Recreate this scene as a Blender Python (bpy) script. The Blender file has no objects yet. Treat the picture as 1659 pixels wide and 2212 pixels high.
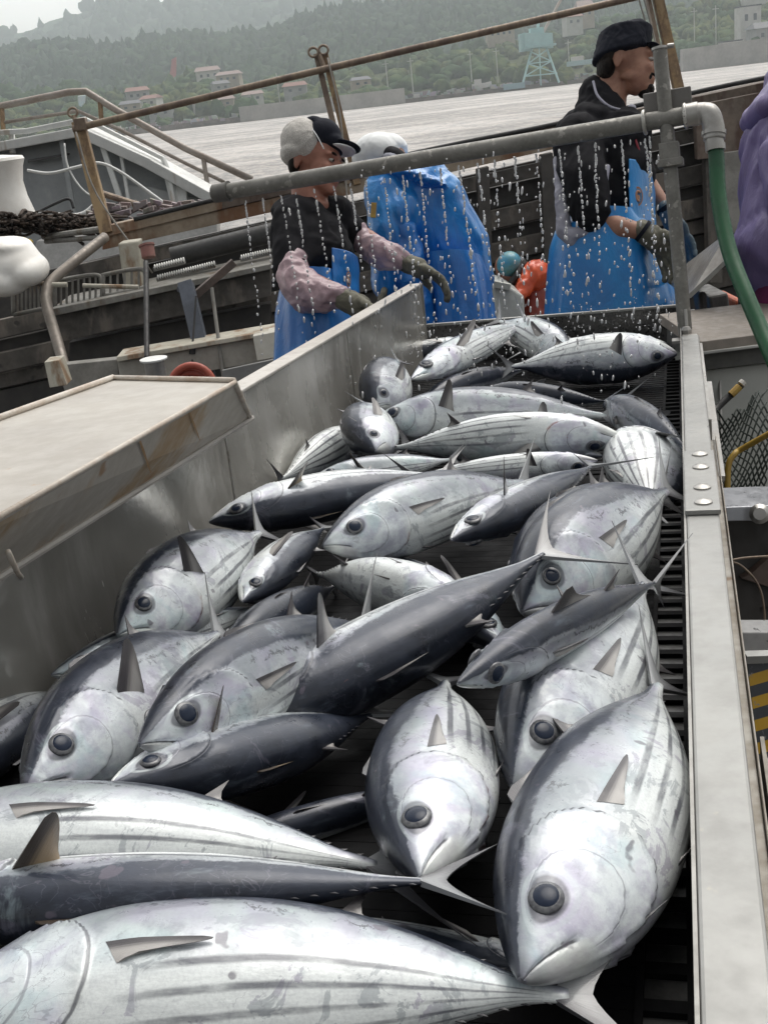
import bpy, bmesh, math, random
import numpy as np
from mathutils import Vector, Matrix, noise as mnoise
random.seed(7); np.random.seed(7)
S = bpy.context.scene
COL = S.collection
PI = math.pi
# ------------------------------------------------------------------ camera
FPX = 2500.0                       # focal length in pixels of a 1659 x 2212 picture
CAM = np.array([0.0, 0.0, 4.0])    # 4 m above the water
_r = math.atan(.1155); _p = math.atan(902/FPX)
_h = np.array([1, 0, 0.]); _u = np.array([0, math.sin(_p), math.cos(_p)]); _fw = np.array([0, math.cos(_p), -math.sin(_p)])
CX = math.cos(_r)*_h - math.sin(_r)*_u
CY = math.sin(_r)*_h + math.cos(_r)*_u
CZ = -_fw
cd = bpy.data.cameras.new('camera'); cam = bpy.data.objects.new('camera', cd); COL.objects.link(cam)
M4 = Matrix(((CX[0], CY[0], CZ[0], CAM[0]), (CX[1], CY[1], CZ[1], CAM[1]), (CX[2], CY[2], CZ[2], CAM[2]), (0, 0, 0, 1)))
cam.matrix_world = M4
cd.sensor_fit = 'VERTICAL'; cd.sensor_height = 24.0; cd.lens = 24.0*FPX/2212.0
cd.clip_start = .05; cd.clip_end = 20000
cd.dof.use_dof = False
S.camera = cam
# ------------------------------------------------------------------ world, sun, exposure
wd = bpy.data.worlds.new('World'); S.world = wd; wd.use_nodes = True
nt = wd.node_tree; nt.nodes.clear()
wo = nt.nodes.new('ShaderNodeOutputWorld'); bg = nt.nodes.new('ShaderNodeBackground')
sk = nt.nodes.new('ShaderNodeTexSky'); sk.sky_type = 'NISHITA'; sk.sun_disc = False
SUN_EL = math.radians(64); SUN_ROT = math.radians(38)
sk.sun_elevation = SUN_EL; sk.sun_rotation = SUN_ROT; sk.air_density = 1.2; sk.dust_density = 4.0; sk.ozone_density = 1.0
hs = nt.nodes.new('ShaderNodeHueSaturation'); hs.inputs['Saturation'].default_value = .13
nt.links.new(sk.outputs[0], hs.inputs['Color'])
tint = nt.nodes.new('ShaderNodeMix'); tint.data_type = 'RGBA'; tint.blend_type = 'MULTIPLY'; tint.inputs[0].default_value = 1
tint.inputs[7].default_value = (1.0, .98, .95, 1)
nt.links.new(hs.outputs[0], tint.inputs[6])
# soft cloud cover: broken brightness over the overcast dome
tcw = nt.nodes.new('ShaderNodeTexCoord'); nz = nt.nodes.new('ShaderNodeTexNoise'); nz.inputs['Scale'].default_value = 1.6; nz.inputs['Detail'].default_value = 4
nt.links.new(tcw.outputs['Generated'], nz.inputs['Vector'])
mr = nt.nodes.new('ShaderNodeMapRange'); mr.inputs[1].default_value = .35; mr.inputs[2].default_value = .7; mr.inputs[3].default_value = .9; mr.inputs[4].default_value = 1.3
nt.links.new(nz.outputs[0], mr.inputs[0])
cm = nt.nodes.new('ShaderNodeMix'); cm.data_type = 'RGBA'; cm.blend_type = 'MULTIPLY'; cm.inputs[0].default_value = 1
# glow added low ahead of the camera to whiten the sky, dimmer behind
dp = nt.nodes.new('ShaderNodeVectorMath'); dp.operation = 'DOT_PRODUCT'; nt.links.new(tcw.outputs['Generated'], dp.inputs[0]); dp.inputs[1].default_value = (-.22, .96, .12)
mr2 = nt.nodes.new('ShaderNodeMapRange'); mr2.interpolation_type = 'SMOOTHSTEP'; mr2.inputs[1].default_value = .1; mr2.inputs[2].default_value = 1.0; mr2.inputs[3].default_value = .80; mr2.inputs[4].default_value = 1.9
nt.links.new(dp.outputs['Value'], mr2.inputs[0])
mu = nt.nodes.new('ShaderNodeMath'); mu.operation = 'MULTIPLY'; nt.links.new(mr.outputs[0], mu.inputs[0]); nt.links.new(mr2.outputs[0], mu.inputs[1])
nt.links.new(tint.outputs[2], cm.inputs[6]); nt.links.new(mu.outputs[0], cm.inputs[7])
nt.links.new(cm.outputs[2], bg.inputs['Color']); bg.inputs['Strength'].default_value = .15
nt.links.new(bg.outputs[0], wo.inputs[0])
sl = bpy.data.lights.new('sun', 'SUN'); sl.energy = 1.5; sl.angle = math.radians(50); sl.color = (1, .96, .9)
so = bpy.data.objects.new('sun', sl); COL.objects.link(so)
_sd = Vector((math.sin(SUN_ROT)*math.cos(SUN_EL), math.cos(SUN_ROT)*math.cos(SUN_EL), math.sin(SUN_EL)))
so.rotation_euler = _sd.to_track_quat('Z', 'Y').to_euler()
S.view_settings.view_transform = 'Standard'; S.view_settings.look = 'None'; S.view_settings.gamma = 1
S.view_settings.exposure = 0.06
S.cycles.max_bounces = 8; S.cycles.volume_bounces = 1; S.cycles.transparent_max_bounces = 12
S.cycles.caustics_reflective = False; S.cycles.caustics_refractive = False; S.cycles.sample_clamp_indirect = 4
# ------------------------------------------------------------------ frames of reference
def A(*v): return np.array(v, float)
def ray(px, py): return CX*(px-829.5)/FPX + CY*(1106-py)/FPX - CZ
def W(px, py, d):                  # point seen at a pixel, d metres in front of the camera
    return CAM + ray(px, py)*d
def GZ(px, py, z):                 # where the sight line meets the level plane at height z
    r = ray(px, py); return CAM + r*((z-CAM[2])/r[2])
_Fc = A(1459-829.5, 1106-285, -FPX); _Fc /= np.linalg.norm(_Fc)
TF = CX*_Fc[0]+CY*_Fc[1]+CZ*_Fc[2]
TR = A(.96398818, -.26553561, .01475219); TR -= TF*TR.dot(TF); TR /= np.linalg.norm(TR)
TU = np.cross(TR, TF)
HB = .62                           # camera height over the belt
ORG = CAM - TU*HB
def T(u, v, w): return ORG + TR*u + TF*v + TU*w
def TP(px, py, w):                 # sight line met by the plane w metres above the belt
    r = ray(px, py); return CAM + r*((w-HB)/r.dot(TU))
def uvw(P): q = np.asarray(P)-ORG; return q.dot(TR), q.dot(TF), q.dot(TU)
# ------------------------------------------------------------------ mesh builder
def nrm(v): v = np.asarray(v, float); return v/(np.linalg.norm(v)+1e-12)
def frame(d):
    d = nrm(d); a = A(0, 0, 1) if abs(d[2]) < .9 else A(1, 0, 0)
    x = nrm(np.cross(a, d)); return x, np.cross(d, x), d
class MB:
    def __init__(s): s.v = []; s.f = []
    def add(s, vs, fs):
        o = len(s.v); s.v += [tuple(float(c) for c in p) for p in vs]; s.f += [tuple(i+o for i in f) for f in fs]; return s
    def hexa(s, p):                # 8 corners: bottom loop 0-3, top loop 4-7
        return s.add(p, [(3, 2, 1, 0), (4, 5, 6, 7), (0, 1, 5, 4), (1, 2, 6, 5), (2, 3, 7, 6), (3, 0, 4, 7)])
    def box(s, c, sz, ax=None):
        c = np.asarray(c, float); X, Y, Z = ax if ax is not None else (A(1, 0, 0), A(0, 1, 0), A(0, 0, 1))
        x, y, z = X*sz[0]/2, Y*sz[1]/2, Z*sz[2]/2
        return s.hexa([c-x-y-z, c+x-y-z, c+x+y-z, c-x+y-z, c-x-y+z, c+x-y+z, c+x+y+z, c-x+y+z])
    def tbox(s, u0, u1, v0, v1, w0, w1):
        return s.hexa([T(u0, v0, w0), T(u1, v0, w0), T(u1, v1, w0), T(u0, v1, w0), T(u0, v0, w1), T(u1, v0, w1), T(u1, v1, w1), T(u0, v1, w1)])
    def slab(s, quad, n):          # quad extruded by vector n
        q = [np.asarray(p, float) for p in quad]; k = len(q); n = np.asarray(n, float)
        return s.add(q+[p+n for p in q], [tuple(range(k))[::-1], tuple(range(k, 2*k))]+[(i, (i+1) % k, k+(i+1) % k, k+i) for i in range(k)])
    def beam(s, a, b, w, h, up=None):   # rectangular bar from a to b
        a = np.asarray(a, float); b = np.asarray(b, float); d = nrm(b-a)
        up = A(0, 0, 1) if up is None else np.asarray(up, float)
        if abs(nrm(up).dot(d)) > .97: up = A(0, 1, 0)
        x = nrm(np.cross(d, up)); y = np.cross(x, d)
        return s.box((a+b)/2, (w, np.linalg.norm(b-a), h), (x, d, y))
    def tube(s, pts, r, n=12, cap=True, flat=1.0):
        pts = [np.asarray(p, float) for p in pts]; rs = r if hasattr(r, '__len__') else [r]*len(pts)
        x, y, _ = frame(pts[1]-pts[0]); vs = []
        for i, p in enumerate(pts):
            d = nrm((pts[min(i+1, len(pts)-1)]-p)*1.0 + (p-pts[max(i-1, 0)]))
            x = nrm(x-d*x.dot(d)); y = np.cross(d, x)
            vs += [p+(x*math.cos(2*PI*k/n)+y*math.sin(2*PI*k/n)*flat)*rs[i] for k in range(n)]
        fs = [(i*n+k, i*n+(k+1) % n, (i+1)*n+(k+1) % n, (i+1)*n+k) for i in range(len(pts)-1) for k in range(n)]
        if cap: fs += [tuple(range(n))[::-1], tuple((len(pts)-1)*n+k for k in range(n))]
        return s.add(vs, fs)
    def lathe(s, c, axis, prof, n=24):    # prof: (radius, height) along axis
        x, y, d = frame(axis); c = np.asarray(c, float)
        vs = [c+d*h+(x*math.cos(2*PI*k/n)+y*math.sin(2*PI*k/n))*r for r, h in prof for k in range(n)]
        m = len(prof)
        fs = [(i*n+k, i*n+(k+1) % n, (i+1)*n+(k+1) % n, (i+1)*n+k) for i in range(m-1) for k in range(n)]
        fs += [tuple(range(n))[::-1], tuple((m-1)*n+k for k in range(n))]
        return s.add(vs, fs)
    def ell(s, c, rad, ax=None, n=16, m=10):
        c = np.asarray(c, float); X, Y, Z = ax if ax is not None else (A(1, 0, 0), A(0, 1, 0), A(0, 0, 1))
        if not hasattr(rad, '__len__'): rad = (rad,)*3
        vs = [c+Z*rad[2]]
        for i in range(1, m):
            t = PI*i/m
            vs += [c+Z*rad[2]*math.cos(t)+(X*rad[0]*math.cos(2*PI*k/n)+Y*rad[1]*math.sin(2*PI*k/n))*math.sin(t) for k in range(n)]
        vs.append(c-Z*rad[2])
        fs = [(0, 1+k, 1+(k+1) % n) for k in range(n)]
        fs += [(1+i*n+k, 1+(i+1)*n+k, 1+(i+1)*n+(k+1) % n, 1+i*n+(k+1) % n) for i in range(m-2) for k in range(n)]
        e = 1+(m-1)*n; b = 1+(m-2)*n
        fs += [(e, b+(k+1) % n, b+k) for k in range(n)]
        return s.add(vs, fs)
    def cone(s, a, ra, b, rb, n=14):      # capsule with two radii
        s.tube([a, b], [ra, rb], n); s.ell(a, ra, n=n, m=8); s.ell(b, rb, n=n, m=8); return s
    def grid(s, P):                       # P[i][j] points
        h, w = len(P), len(P[0])
        return s.add([p for r in P for p in r], [(i*w+j, i*w+j+1, (i+1)*w+j+1, (i+1)*w+j) for i in range(h-1) for j in range(w-1)])
    def mesh(s, name):
        me = bpy.data.meshes.new(name); me.from_pydata(s.v, [], s.f); me.update(); return me
    def build(s, name, mat, parent=None, smooth=False, bevel=0, recalc=True):
        me = s.mesh(name)
        if recalc or bevel:
            bm = bmesh.new(); bm.from_mesh(me); bmesh.ops.recalc_face_normals(bm, faces=bm.faces)
            bm.to_mesh(me); bm.free()
        ob = bpy.data.objects.new(name, me); COL.objects.link(ob)
        if mat: me.materials.append(mat)
        if smooth: me.polygons.foreach_set('use_smooth', [True]*len(me.polygons))
        if smooth == 'auto':
            try: me.set_sharp_from_angle(angle=math.radians(38))
            except Exception: pass
        if bevel:
            md = ob.modifiers.new('bevel', 'BEVEL'); md.width = bevel; md.segments = 2; md.limit_method = 'ANGLE'; md.angle_limit = math.radians(40)
        if parent is not None: adopt(ob, parent)
        return ob
def wm(o): return o.matrix_basis if o.parent is None else wm(o.parent) @ o.matrix_parent_inverse @ o.matrix_basis
def adopt(ob, parent): ob.parent = parent; ob.matrix_parent_inverse = wm(parent).inverted()
def tag(o, label, cat, group=None, kind=None):
    if label: o['label'] = label
    if cat: o['category'] = cat
    if group: o['group'] = group
    if kind: o['kind'] = kind
    return o
def thing(name, label, cat, loc=(0, 0, 0), group=None, kind=None):
    o = bpy.data.objects.new(name, None); COL.objects.link(o); o.location = tuple(float(c) for c in loc); o.empty_display_size = .1
    return tag(o, label, cat, group, kind)
def stretch(o, kind='structure'): o['kind'] = kind; return o
# voxel-joined organic surface
def organic(mb, name, mat, parent=None, voxel=.006, smooth_it=6, wrinkle=None, fac=.6):
    ob = mb.build('tmp', None)
    m = ob.modifiers.new('r', 'REMESH'); m.mode = 'VOXEL'; m.voxel_size = voxel; m.use_smooth_shade = True
    if smooth_it:
        m2 = ob.modifiers.new('s', 'SMOOTH'); m2.iterations = smooth_it; m2.factor = fac
    dg = bpy.context.evaluated_depsgraph_get(); dg.update()
    me = bpy.data.meshes.new_from_object(ob.evaluated_get(dg))
    om = ob.data; bpy.data.objects.remove(ob); bpy.data.meshes.remove(om)
    me.name = name; me.materials.clear(); me.materials.append(mat)
    if wrinkle:
        n = len(me.vertices); co = np.empty(n*3); no = np.empty(n*3)
        me.vertices.foreach_get('co', co); me.vertices.foreach_get('normal', no); co = co.reshape(-1, 3); no = no.reshape(-1, 3)
        amp, sc = wrinkle[:2]; st = wrinkle[2] if len(wrinkle) > 2 else (1, 1, 1)
        d = np.empty(n)
        for i in range(n):
            p = Vector((co[i, 0]*sc*st[0], co[i, 1]*sc*st[1], co[i, 2]*sc*st[2]))
            q = p + mnoise.noise_vector(p*.6)*.9
            a = 1-abs(mnoise.noise(q))*2.2
            b = 1-abs(mnoise.noise(q*2.1+Vector((3, 1, 7))))*2.2
            d[i] = amp*(a*.7+b*.35-.5)
        co += no*d[:, None]; me.vertices.foreach_set('co', co.ravel()); me.update()
    me.polygons.foreach_set('use_smooth', [True]*len(me.polygons))
    o = bpy.data.objects.new(name, me); COL.objects.link(o)
    if parent is not None: adopt(o, parent)
    return o
def bez(pts, n=8):                 # Catmull-Rom through points
    pts = [np.asarray(p, float) for p in pts]; P = [2*pts[0]-pts[1]]+pts+[2*pts[-1]-pts[-2]]; out = []
    for i in range(1, len(P)-2):
        for k in range(n):
            t = k/n; a, b, c, d = P[i-1:i+3]
            out.append(.5*((2*b)+(c-a)*t+(2*a-5*b+4*c-d)*t*t+(3*b-a-3*c+d)*t**3))
    out.append(pts[-1]); return out
# ------------------------------------------------------------------ node shorthand
class V:
    def __init__(s, g, k): s.g = g; s.k = k
    def _m(s, op, *a): return s.g.math(op, *a)
    def __add__(s, o): return s._m('ADD', s, o)
    __radd__ = __add__
    def __sub__(s, o): return s._m('SUBTRACT', s, o)
    def __rsub__(s, o): return s._m('SUBTRACT', o, s)
    def __mul__(s, o): return s._m('MULTIPLY', s, o)
    __rmul__ = __mul__
    def __truediv__(s, o): return s._m('DIVIDE', s, o)
class NG:
    def __init__(s, name):
        s.m = bpy.data.materials.new(name); s.m.use_nodes = True; s.t = s.m.node_tree; s.n = s.t.nodes
        s.b = s.n['Principled BSDF']; s._tc = None
    def link(s, a, sock):
        if isinstance(a, V): s.t.links.new(a.k, sock)
        elif isinstance(a, tuple): sock.default_value = a if len(a) == 4 or len(a) != 3 or sock.type != 'RGBA' else (*a, 1)
        else: sock.default_value = a
    def math(s, op, *a, clamp=False):
        n = s.n.new('ShaderNodeMath'); n.operation = op; n.use_clamp = clamp
        for i, x in enumerate(a): s.link(x, n.inputs[i])
        return V(s, n.outputs[0])
    def tc(s, w='Object'):
        if s._tc is None: s._tc = s.n.new('ShaderNodeTexCoord')
        return V(s, s._tc.outputs[w])
    def sep(s, v):
        n = s.n.new('ShaderNodeSeparateXYZ'); s.link(v, n.inputs[0]); return [V(s, n.outputs[i]) for i in range(3)]
    def comb(s, x, y, z=0.0):
        n = s.n.new('ShaderNodeCombineXYZ')
        for i, q in enumerate((x, y, z)): s.link(q, n.inputs[i])
        return V(s, n.outputs[0])
    def mapv(s, v, scale=(1, 1, 1), loc=(0, 0, 0), rot=(0, 0, 0)):
        n = s.n.new('ShaderNodeMapping'); s.link(v, n.inputs[0]); n.inputs[1].default_value = loc; n.inputs[2].default_value = rot; n.inputs[3].default_value = scale
        return V(s, n.outputs[0])
    def noise(s, v, scale=5, detail=4, rough=.55, dist=0, col=False):
        n = s.n.new('ShaderNodeTexNoise'); s.link(v, n.inputs['Vector']); n.inputs['Scale'].default_value = scale; n.inputs['Detail'].default_value = detail
        n.inputs['Roughness'].default_value = rough; n.inputs['Distortion'].default_value = dist
        return V(s, n.outputs[1 if col else 0])
    def voro(s, v, scale=5, feat='F1', rnd=1):
        n = s.n.new('ShaderNodeTexVoronoi'); n.feature = feat; s.link(v, n.inputs['Vector']); n.inputs['Scale'].default_value = scale; n.inputs['Randomness'].default_value = rnd
        return V(s, n.outputs[0])
    def ss(s, x, a, b, lo=0.0, hi=1.0):   # smoothstep
        n = s.n.new('ShaderNodeMapRange'); n.interpolation_type = 'SMOOTHSTEP'; s.link(x, n.inputs[0])
        for i, q in enumerate((a, b, lo, hi)): s.link(q, n.inputs[1+i])
        return V(s, n.outputs[0])
    def mix(s, f, a, b, mode='MIX'):
        n = s.n.new('ShaderNodeMix'); n.data_type = 'RGBA'; n.blend_type = mode; n.clamp_factor = True
        s.link(f, n.inputs[0])
        for q, i in ((a, 6), (b, 7)):
            if isinstance(q, tuple): n.inputs[i].default_value = (*q[:3], 1)
            else: s.link(q, n.inputs[i])
        return V(s, n.outputs[2])
    def bump(s, h, strength=.3, dist=.01, prev=None):
        n = s.n.new('ShaderNodeBump'); n.inputs['Strength'].default_value = strength; n.inputs['Distance'].default_value = dist; s.link(h, n.inputs['Height'])
        if prev: s.link(prev, n.inputs['Normal'])
        return V(s, n.outputs[0])
    def out(s, **k):
        for a, v in k.items():
            nm = {'color': 'Base Color', 'rough': 'Roughness', 'metal': 'Metallic', 'normal': 'Normal', 'coat': 'Coat Weight', 'coatr': 'Coat Roughness',
                  'spec': 'Specular IOR Level', 'trans': 'Transmission Weight', 'ior': 'IOR', 'alpha': 'Alpha', 'sub': 'Subsurface Weight', 'sheen': 'Sheen Weight'}[a]
            if isinstance(v, tuple): s.b.inputs[nm].default_value = (*v, 1)
            else: s.link(v, s.b.inputs[nm])
        return s.m
def plain(name, c1, c2=None, rough=.6, metal=0, scale=6, bump=.15, bd=.004, coat=0, streak=None, coord='Object', spots=None, lo=.35, hi=.65, st=(1, 1, 1)):
    g = NG(name); co = g.mapv(g.tc(coord), st)
    c2 = c2 or tuple(x*.75 for x in c1)
    n1 = g.noise(co, scale, 6, .6); n2 = g.noise(co, scale*7, 4, .6)
    col = g.mix(g.ss(n1*.75+n2*.25, lo, hi), c1, c2)
    if streak:      # (colour, scale, amount)
        n3 = g.noise(g.mapv(co, (1, 1, .16)), streak[1], 5, .65)
        col = g.mix(g.ss(n3, .62-streak[2]*.2, .72-streak[2]*.15), col, streak[0])
    if spots:
        n4 = g.noise(co, spots[1], 3, .5); col = g.mix(g.ss(n4, spots[2], spots[2]+.06), col, spots[0])
    r = g.ss(n2, .3, .7, max(.02, rough-.1), min(1, rough+.12))
    return g.out(color=col, rough=r, metal=float(metal), normal=g.bump(n2*.6+n1*.4, bump, bd), coat=float(coat), coatr=.1)
# ================================================================== sorting conveyor
STEEL = plain('brushed_steel', (.46, .45, .43), (.34, .33, .31), rough=.38, metal=.75, scale=3, bump=.08, bd=.002, spots=((.25, .22, .18), 22, .68))
def wet_steel():
    g = NG('wet_sheet_steel'); co = g.tc()
    n1 = g.noise(co, 2.2, 5, .6, .6); n2 = g.noise(g.mapv(co, (1, 1, .25)), 9, 5, .6); n3 = g.noise(co, 60, 3, .5)
    col = g.mix(g.ss(n1, .3, .7), (.46, .445, .405), (.60, .585, .54)); col = g.mix(g.ss(n2, .5, .75), col, (.72, .70, .66))
    return g.out(color=col, rough=g.ss(n1*.5+n2*.5, .3, .7, .12, .34), metal=.55, normal=g.bump(n1*.8+n3*.06, .35, .02))
WSTEEL = wet_steel()
PIPE_M = plain('weathered_pipe', (.24, .235, .215), (.17, .165, .15), rough=.5, metal=.35, scale=14, bump=.2, bd=.002, spots=((.34, .33, .30), 40, .6))
RAIL_M = plain('satin_rail_steel', (.335, .335, .32), (.26, .26, .25), rough=.42, metal=.4, scale=5, bump=.1, bd=.0015, spots=((.36, .34, .30), 34, .7))
DARKM = plain('dark_steel_and_shade', (.03, .028, .026), (.055, .05, .045), rough=.55, metal=.3, scale=9)  # frame steel; also stands in for shade on the boat side
def belt_mat():
    g = NG('wet_black_belt'); co = g.tc()
    n1 = g.noise(co, 7, 4); n2 = g.noise(co, 90, 3)
    return g.out(color=g.mix(g.ss(n1, .35, .7), (.004, .004, .0045), (.010, .010, .011)), rough=g.ss(n1, .35, .6, .4, .8), normal=g.bump(n2*.5+n1, .3, .004), spec=.07)
BELT_M = belt_mat()
conv = thing('sorting_conveyor', 'long stainless steel sorting trough with black belt, heaped with fish', 'conveyor', T(-.4, 2, -.9))
V0, V1 = -.35, 3.60
UL = -.79                          # left wall
b = MB(); b.tbox(UL-.01, .0, V0, V1+.02, -.03, 0.0)
k = V0+.01
while k < V1-.01:                  # flight bars of the belt
    b.tbox(UL, -.052, k, k+(.0245 if k < 2.2 else .019), 0.0, .0012 if k < 2.2 else .004); k += .0254
b.build('belt', BELT_M, conv)
b = MB(); k = V0+.02
while k < V1:
    b.tbox(-.050, -.004, k, k+.013, .001, .007); k += .042
b.tbox(-.014, -.006, V0, V1, .001, .010); b.tbox(-.052, -.046, V0, V1, .001, .009)
b.build('belt_edge_links', BELT_M, conv)
b = MB(); b.tbox(-.046, -.002, V0, V1, -.006, .0008); b.build('wear_strip', plain('grey_wear_strip', (.07, .07, .068), (.02, .02, .02), rough=.45, scale=16), conv)
# left wall, a bent sheet with rolled top lip, slightly dished between its stiffeners
def wall_u(v, w):
    t = w/.25
    dish = .012*math.sin(v*4.4+1.0)*math.sin(PI*min(1, max(0, t)))
    return UL + .012*(1-t) - dish*.6 - .02*t*(1-t)*2
P = [[T(wall_u(v, w), v, w) for w in np.linspace(0, .25, 14)] for v in np.linspace(V0, V1, 120)]
Q = [[T(wall_u(v, w)-.004, v, w) for w in np.linspace(0, .25, 14)] for v in np.linspace(V0, V1, 120)]
b = MB(); b.grid(P); b.grid(Q); b.build('side_wall', WSTEEL, conv, smooth=True)
b = MB(); b.tbox(UL-.040, UL+.004, V0, V1+.003, .249, .256); b.tbox(UL-.040, UL-.036, V0, V1, .20, .249)
b.build('wall_lip', plain('bright_lip_steel', (.56, .53, .49), (.42, .39, .35), rough=.42, metal=.3, scale=12), conv, bevel=.002)
for v in (.98, 1.86, 2.7): b = MB(); b.tbox(UL+.0025, UL+.0055, v, v+.004, .01, .245); b.build('weld_seam', STEEL, conv)
b = MB(); b.tbox(UL-.012, UL+.006, V1-.004, V1+.004, .0, .255); b.build('wall_end_edge', STEEL, conv)
# far end plate
b = MB(); b.tbox(UL+.006, -.005, V1, V1+.004, -.02, .118); b.build('end_plate', plain('dark_wet_plate', (.05, .05, .05), (.1, .095, .09), rough=.3, metal=.4, scale=10), conv)
b = MB(); b.tbox(UL+.006, -.005, V1-.001, V1+.016, .118, .126); b.build('end_lip', RAIL_M, conv, bevel=.0015)
# right rail: square tube + outer flange channel
r0 = -.004
b = MB(); b.tbox(r0, r0+.043, V0, 3.06, .066, .120); b.build('side_rail', RAIL_M, conv, bevel=.003)
b = MB(); b.tbox(r0-.0035, r0-.0005, V0, V1+.01, .0, .118); b.build('rail_skirt', plain('skirt_steel', (.36, .355, .335), (.24, .235, .22), rough=.45, metal=.4, scale=8), conv)
b = MB(); b.tbox(r0+.001, r0+.040, 3.06, V1+.01, .062, .108); b.build('far_rail', STEEL, conv, bevel=.002)
b = MB(); b.tbox(r0+.044, r0+.055, V0, 2.2, .030, .060); b.tbox(r0+.0555, r0+.0575, V0, 2.2, .020, .068)
b.build('outer_channel', plain('channel_steel', (.42, .405, .37), (.26, .23, .19), rough=.55, metal=.3, scale=7, spots=((.2, .13, .08), 18, .66)), conv, bevel=.0015)
b = MB(); b.tbox(r0+.044, r0+.050, 2.2, 3.05, .03, .10); b.tbox(r0+.050, r0+.064, 1.95, 2.75, .052, .060); b.build('channel_bracket', STEEL, conv)
# joint plate with four nuts
pv0 = uvw(TP(1505, 1108, .124))[1]; pv1 = uvw(TP(1505, 978, .124))[1]
b = MB(); b.tbox(r0-.002, r0+.045, pv0, pv1, .1205, .128); b.build('joint_plate', RAIL_M, conv, bevel=.0015)
for py in (982, 1010, 1054, 1086):
    vv = uvw(TP(1508, py, .128))[1]
    bb = MB(); bb.lathe(T(r0+.023, vv, .128), TU, [(.0125, 0), (.0125, .002), (.0085, .0045), (.0, .006)], 20); bb.build('bolt', STEEL, conv, smooth='auto')
# body below the belt and legs
b = MB(); b.tbox(UL-.02, .03, V0, V1, -.20, -.05); b.build('under_frame', DARKM, conv)
for u in (UL+.03, -.03):
    for v in (.2, 1.9, 3.5):
        bb = MB(); bb.tbox(u-.03, u+.03, v-.03, v+.03, -.92, -.2); bb.build('leg', DARKM, conv)
# ------------------------------------------------------------------ spray pipe on its post
sp = thing('spray_pipe', 'horizontal grey water pipe with spray holes over the trough, bracketed to a steel post', 'pipe', T(.012, 3.02, .12))
b = MB()
pb, pt = W(1480, 722, 3.12), W(1424, 102, 3.02)
b.tube([pb, pt], .0185, 20); b.build('post', PIPE_M, sp, smooth='auto')
b = MB(); d = nrm(pt-pb)
b.lathe(pt-d*.0, d, [(.021, -.006), (.021, .0), (.016, .0012)], 20); b.tube([pt+TR*.02, pt+TR*.036], .006, 8); b.build('post_cap', STEEL, sp, smooth='auto')
pl, pr = W(472, 417, 3.5), W(1497, 247, 3.02)
pipe_at = lambda px: pl + (pr-pl)*max(0, min(1, (px-472)/(1497-472)))
b = MB(); b.tube([pl, pr], .0235, 24); b.build('pipe', PIPE_M, sp, smooth='auto')
b = MB(); dd = nrm(pl-pr); b.lathe(pl-dd*.032, dd, [(.0275, 0), (.0275, .045), (.022, .05)], 20); b.tube([pl-dd*.034, pl-dd*.038], .031, 20)
b.build('end_cap', plain('pipe_end_cap', (.16, .155, .14), (.11, .105, .1), rough=.55, metal=.3), sp, smooth='auto')
el = bez([pr, pr-dd*.028+A(0, 0, -.002), W(1533, 250, 3.0), W(1541, 278, 3.0), W(1542, 302, 3.0)], 6)
b = MB(); b.tube(el, .0275, 20); b.build('elbow', plain('cast_elbow', (.52, .51, .49), (.35, .34, .32), rough=.42, metal=.5, scale=12), sp, smooth=True)
b = MB(); q = W(1541, 292, 3.0); q2 = W(1543, 310, 3.0); b.tube([W(1541, 283, 3.0), q], .031, 20); b.tube([q, W(1543, 312, 3.0)], .024, 20); b.tube([pr+dd*.02, pr-dd*.012], .030, 20)
b.build('collar', STEEL, sp, smooth='auto')
bc = W(1442, 226, 3.065)
ax = (nrm(pr-pl), nrm(np.cross(nrm(pt-pb), nrm(pr-pl))), nrm(pt-pb))
b = MB(); b.box(bc, (.124, .008, .075), ax); b.build('bracket_plate', plain('bracket_plate_steel', (.13, .125, .115), (.2, .19, .18), rough=.45, metal=.5), sp, bevel=.003)
for px in (1405, 1482):
    c0 = pipe_at(px)+nrm(pr-pl)*0
    bb = MB(); yy = ax[2]; xx = -nrm(np.cross(nrm(pr-pl), yy))
    if xx.dot(CAM-c0) < 0: xx = -xx
    arc = [c0+(xx*math.cos(a)+yy*math.sin(a))*.028 for a in np.linspace(-1.7, 1.7, 16)]
    bb.tube(arc, .0052, 10); bb.build('clamp', plain('clamp_steel', (.6, .59, .56), (.45, .44, .4), rough=.35, metal=.6) if px == 1405 else bpy.data.materials['clamp_steel'], sp, smooth=True)
b = MB(); c = W(1446, 330, 3.05); b.box(c, (.05, .04, .05), ax); b.box(W(1448, 352, 3.05), (.065, .045, .02), ax); b.build('lower_bracket', PIPE_M, sp, bevel=.002)
b = MB(); c = W(1482, 735, 3.10); b.box(c, (.075, .05, .008), (TR, TF, TU)); b.box(W(1520, 745, 3.1), (.045, .03, .04), (TR, TF, TU)); b.tube([W(1484, 728, 3.08), W(1480, 668, 3.08)], .0045, 8); b.lathe(W(1482, 722, 3.07), TU, [(.014, 0), (.014, .012), (.009, .02)], 6)
b.build('foot_plate', STEEL, sp)
# rod frame hanging beside the rail
b = MB(); b.tube(bez([W(1490, 740, 3.06), W(1545, 738, 3.05), W(1552, 760, 3.05), W(1558, 1000, 2.95)], 6), .0045, 8)
o = b.build('hook_rod', STEEL, None, smooth=True); tag(o, 'thin bent steel rod hooked on the rail behind the net', 'rod')
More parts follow.
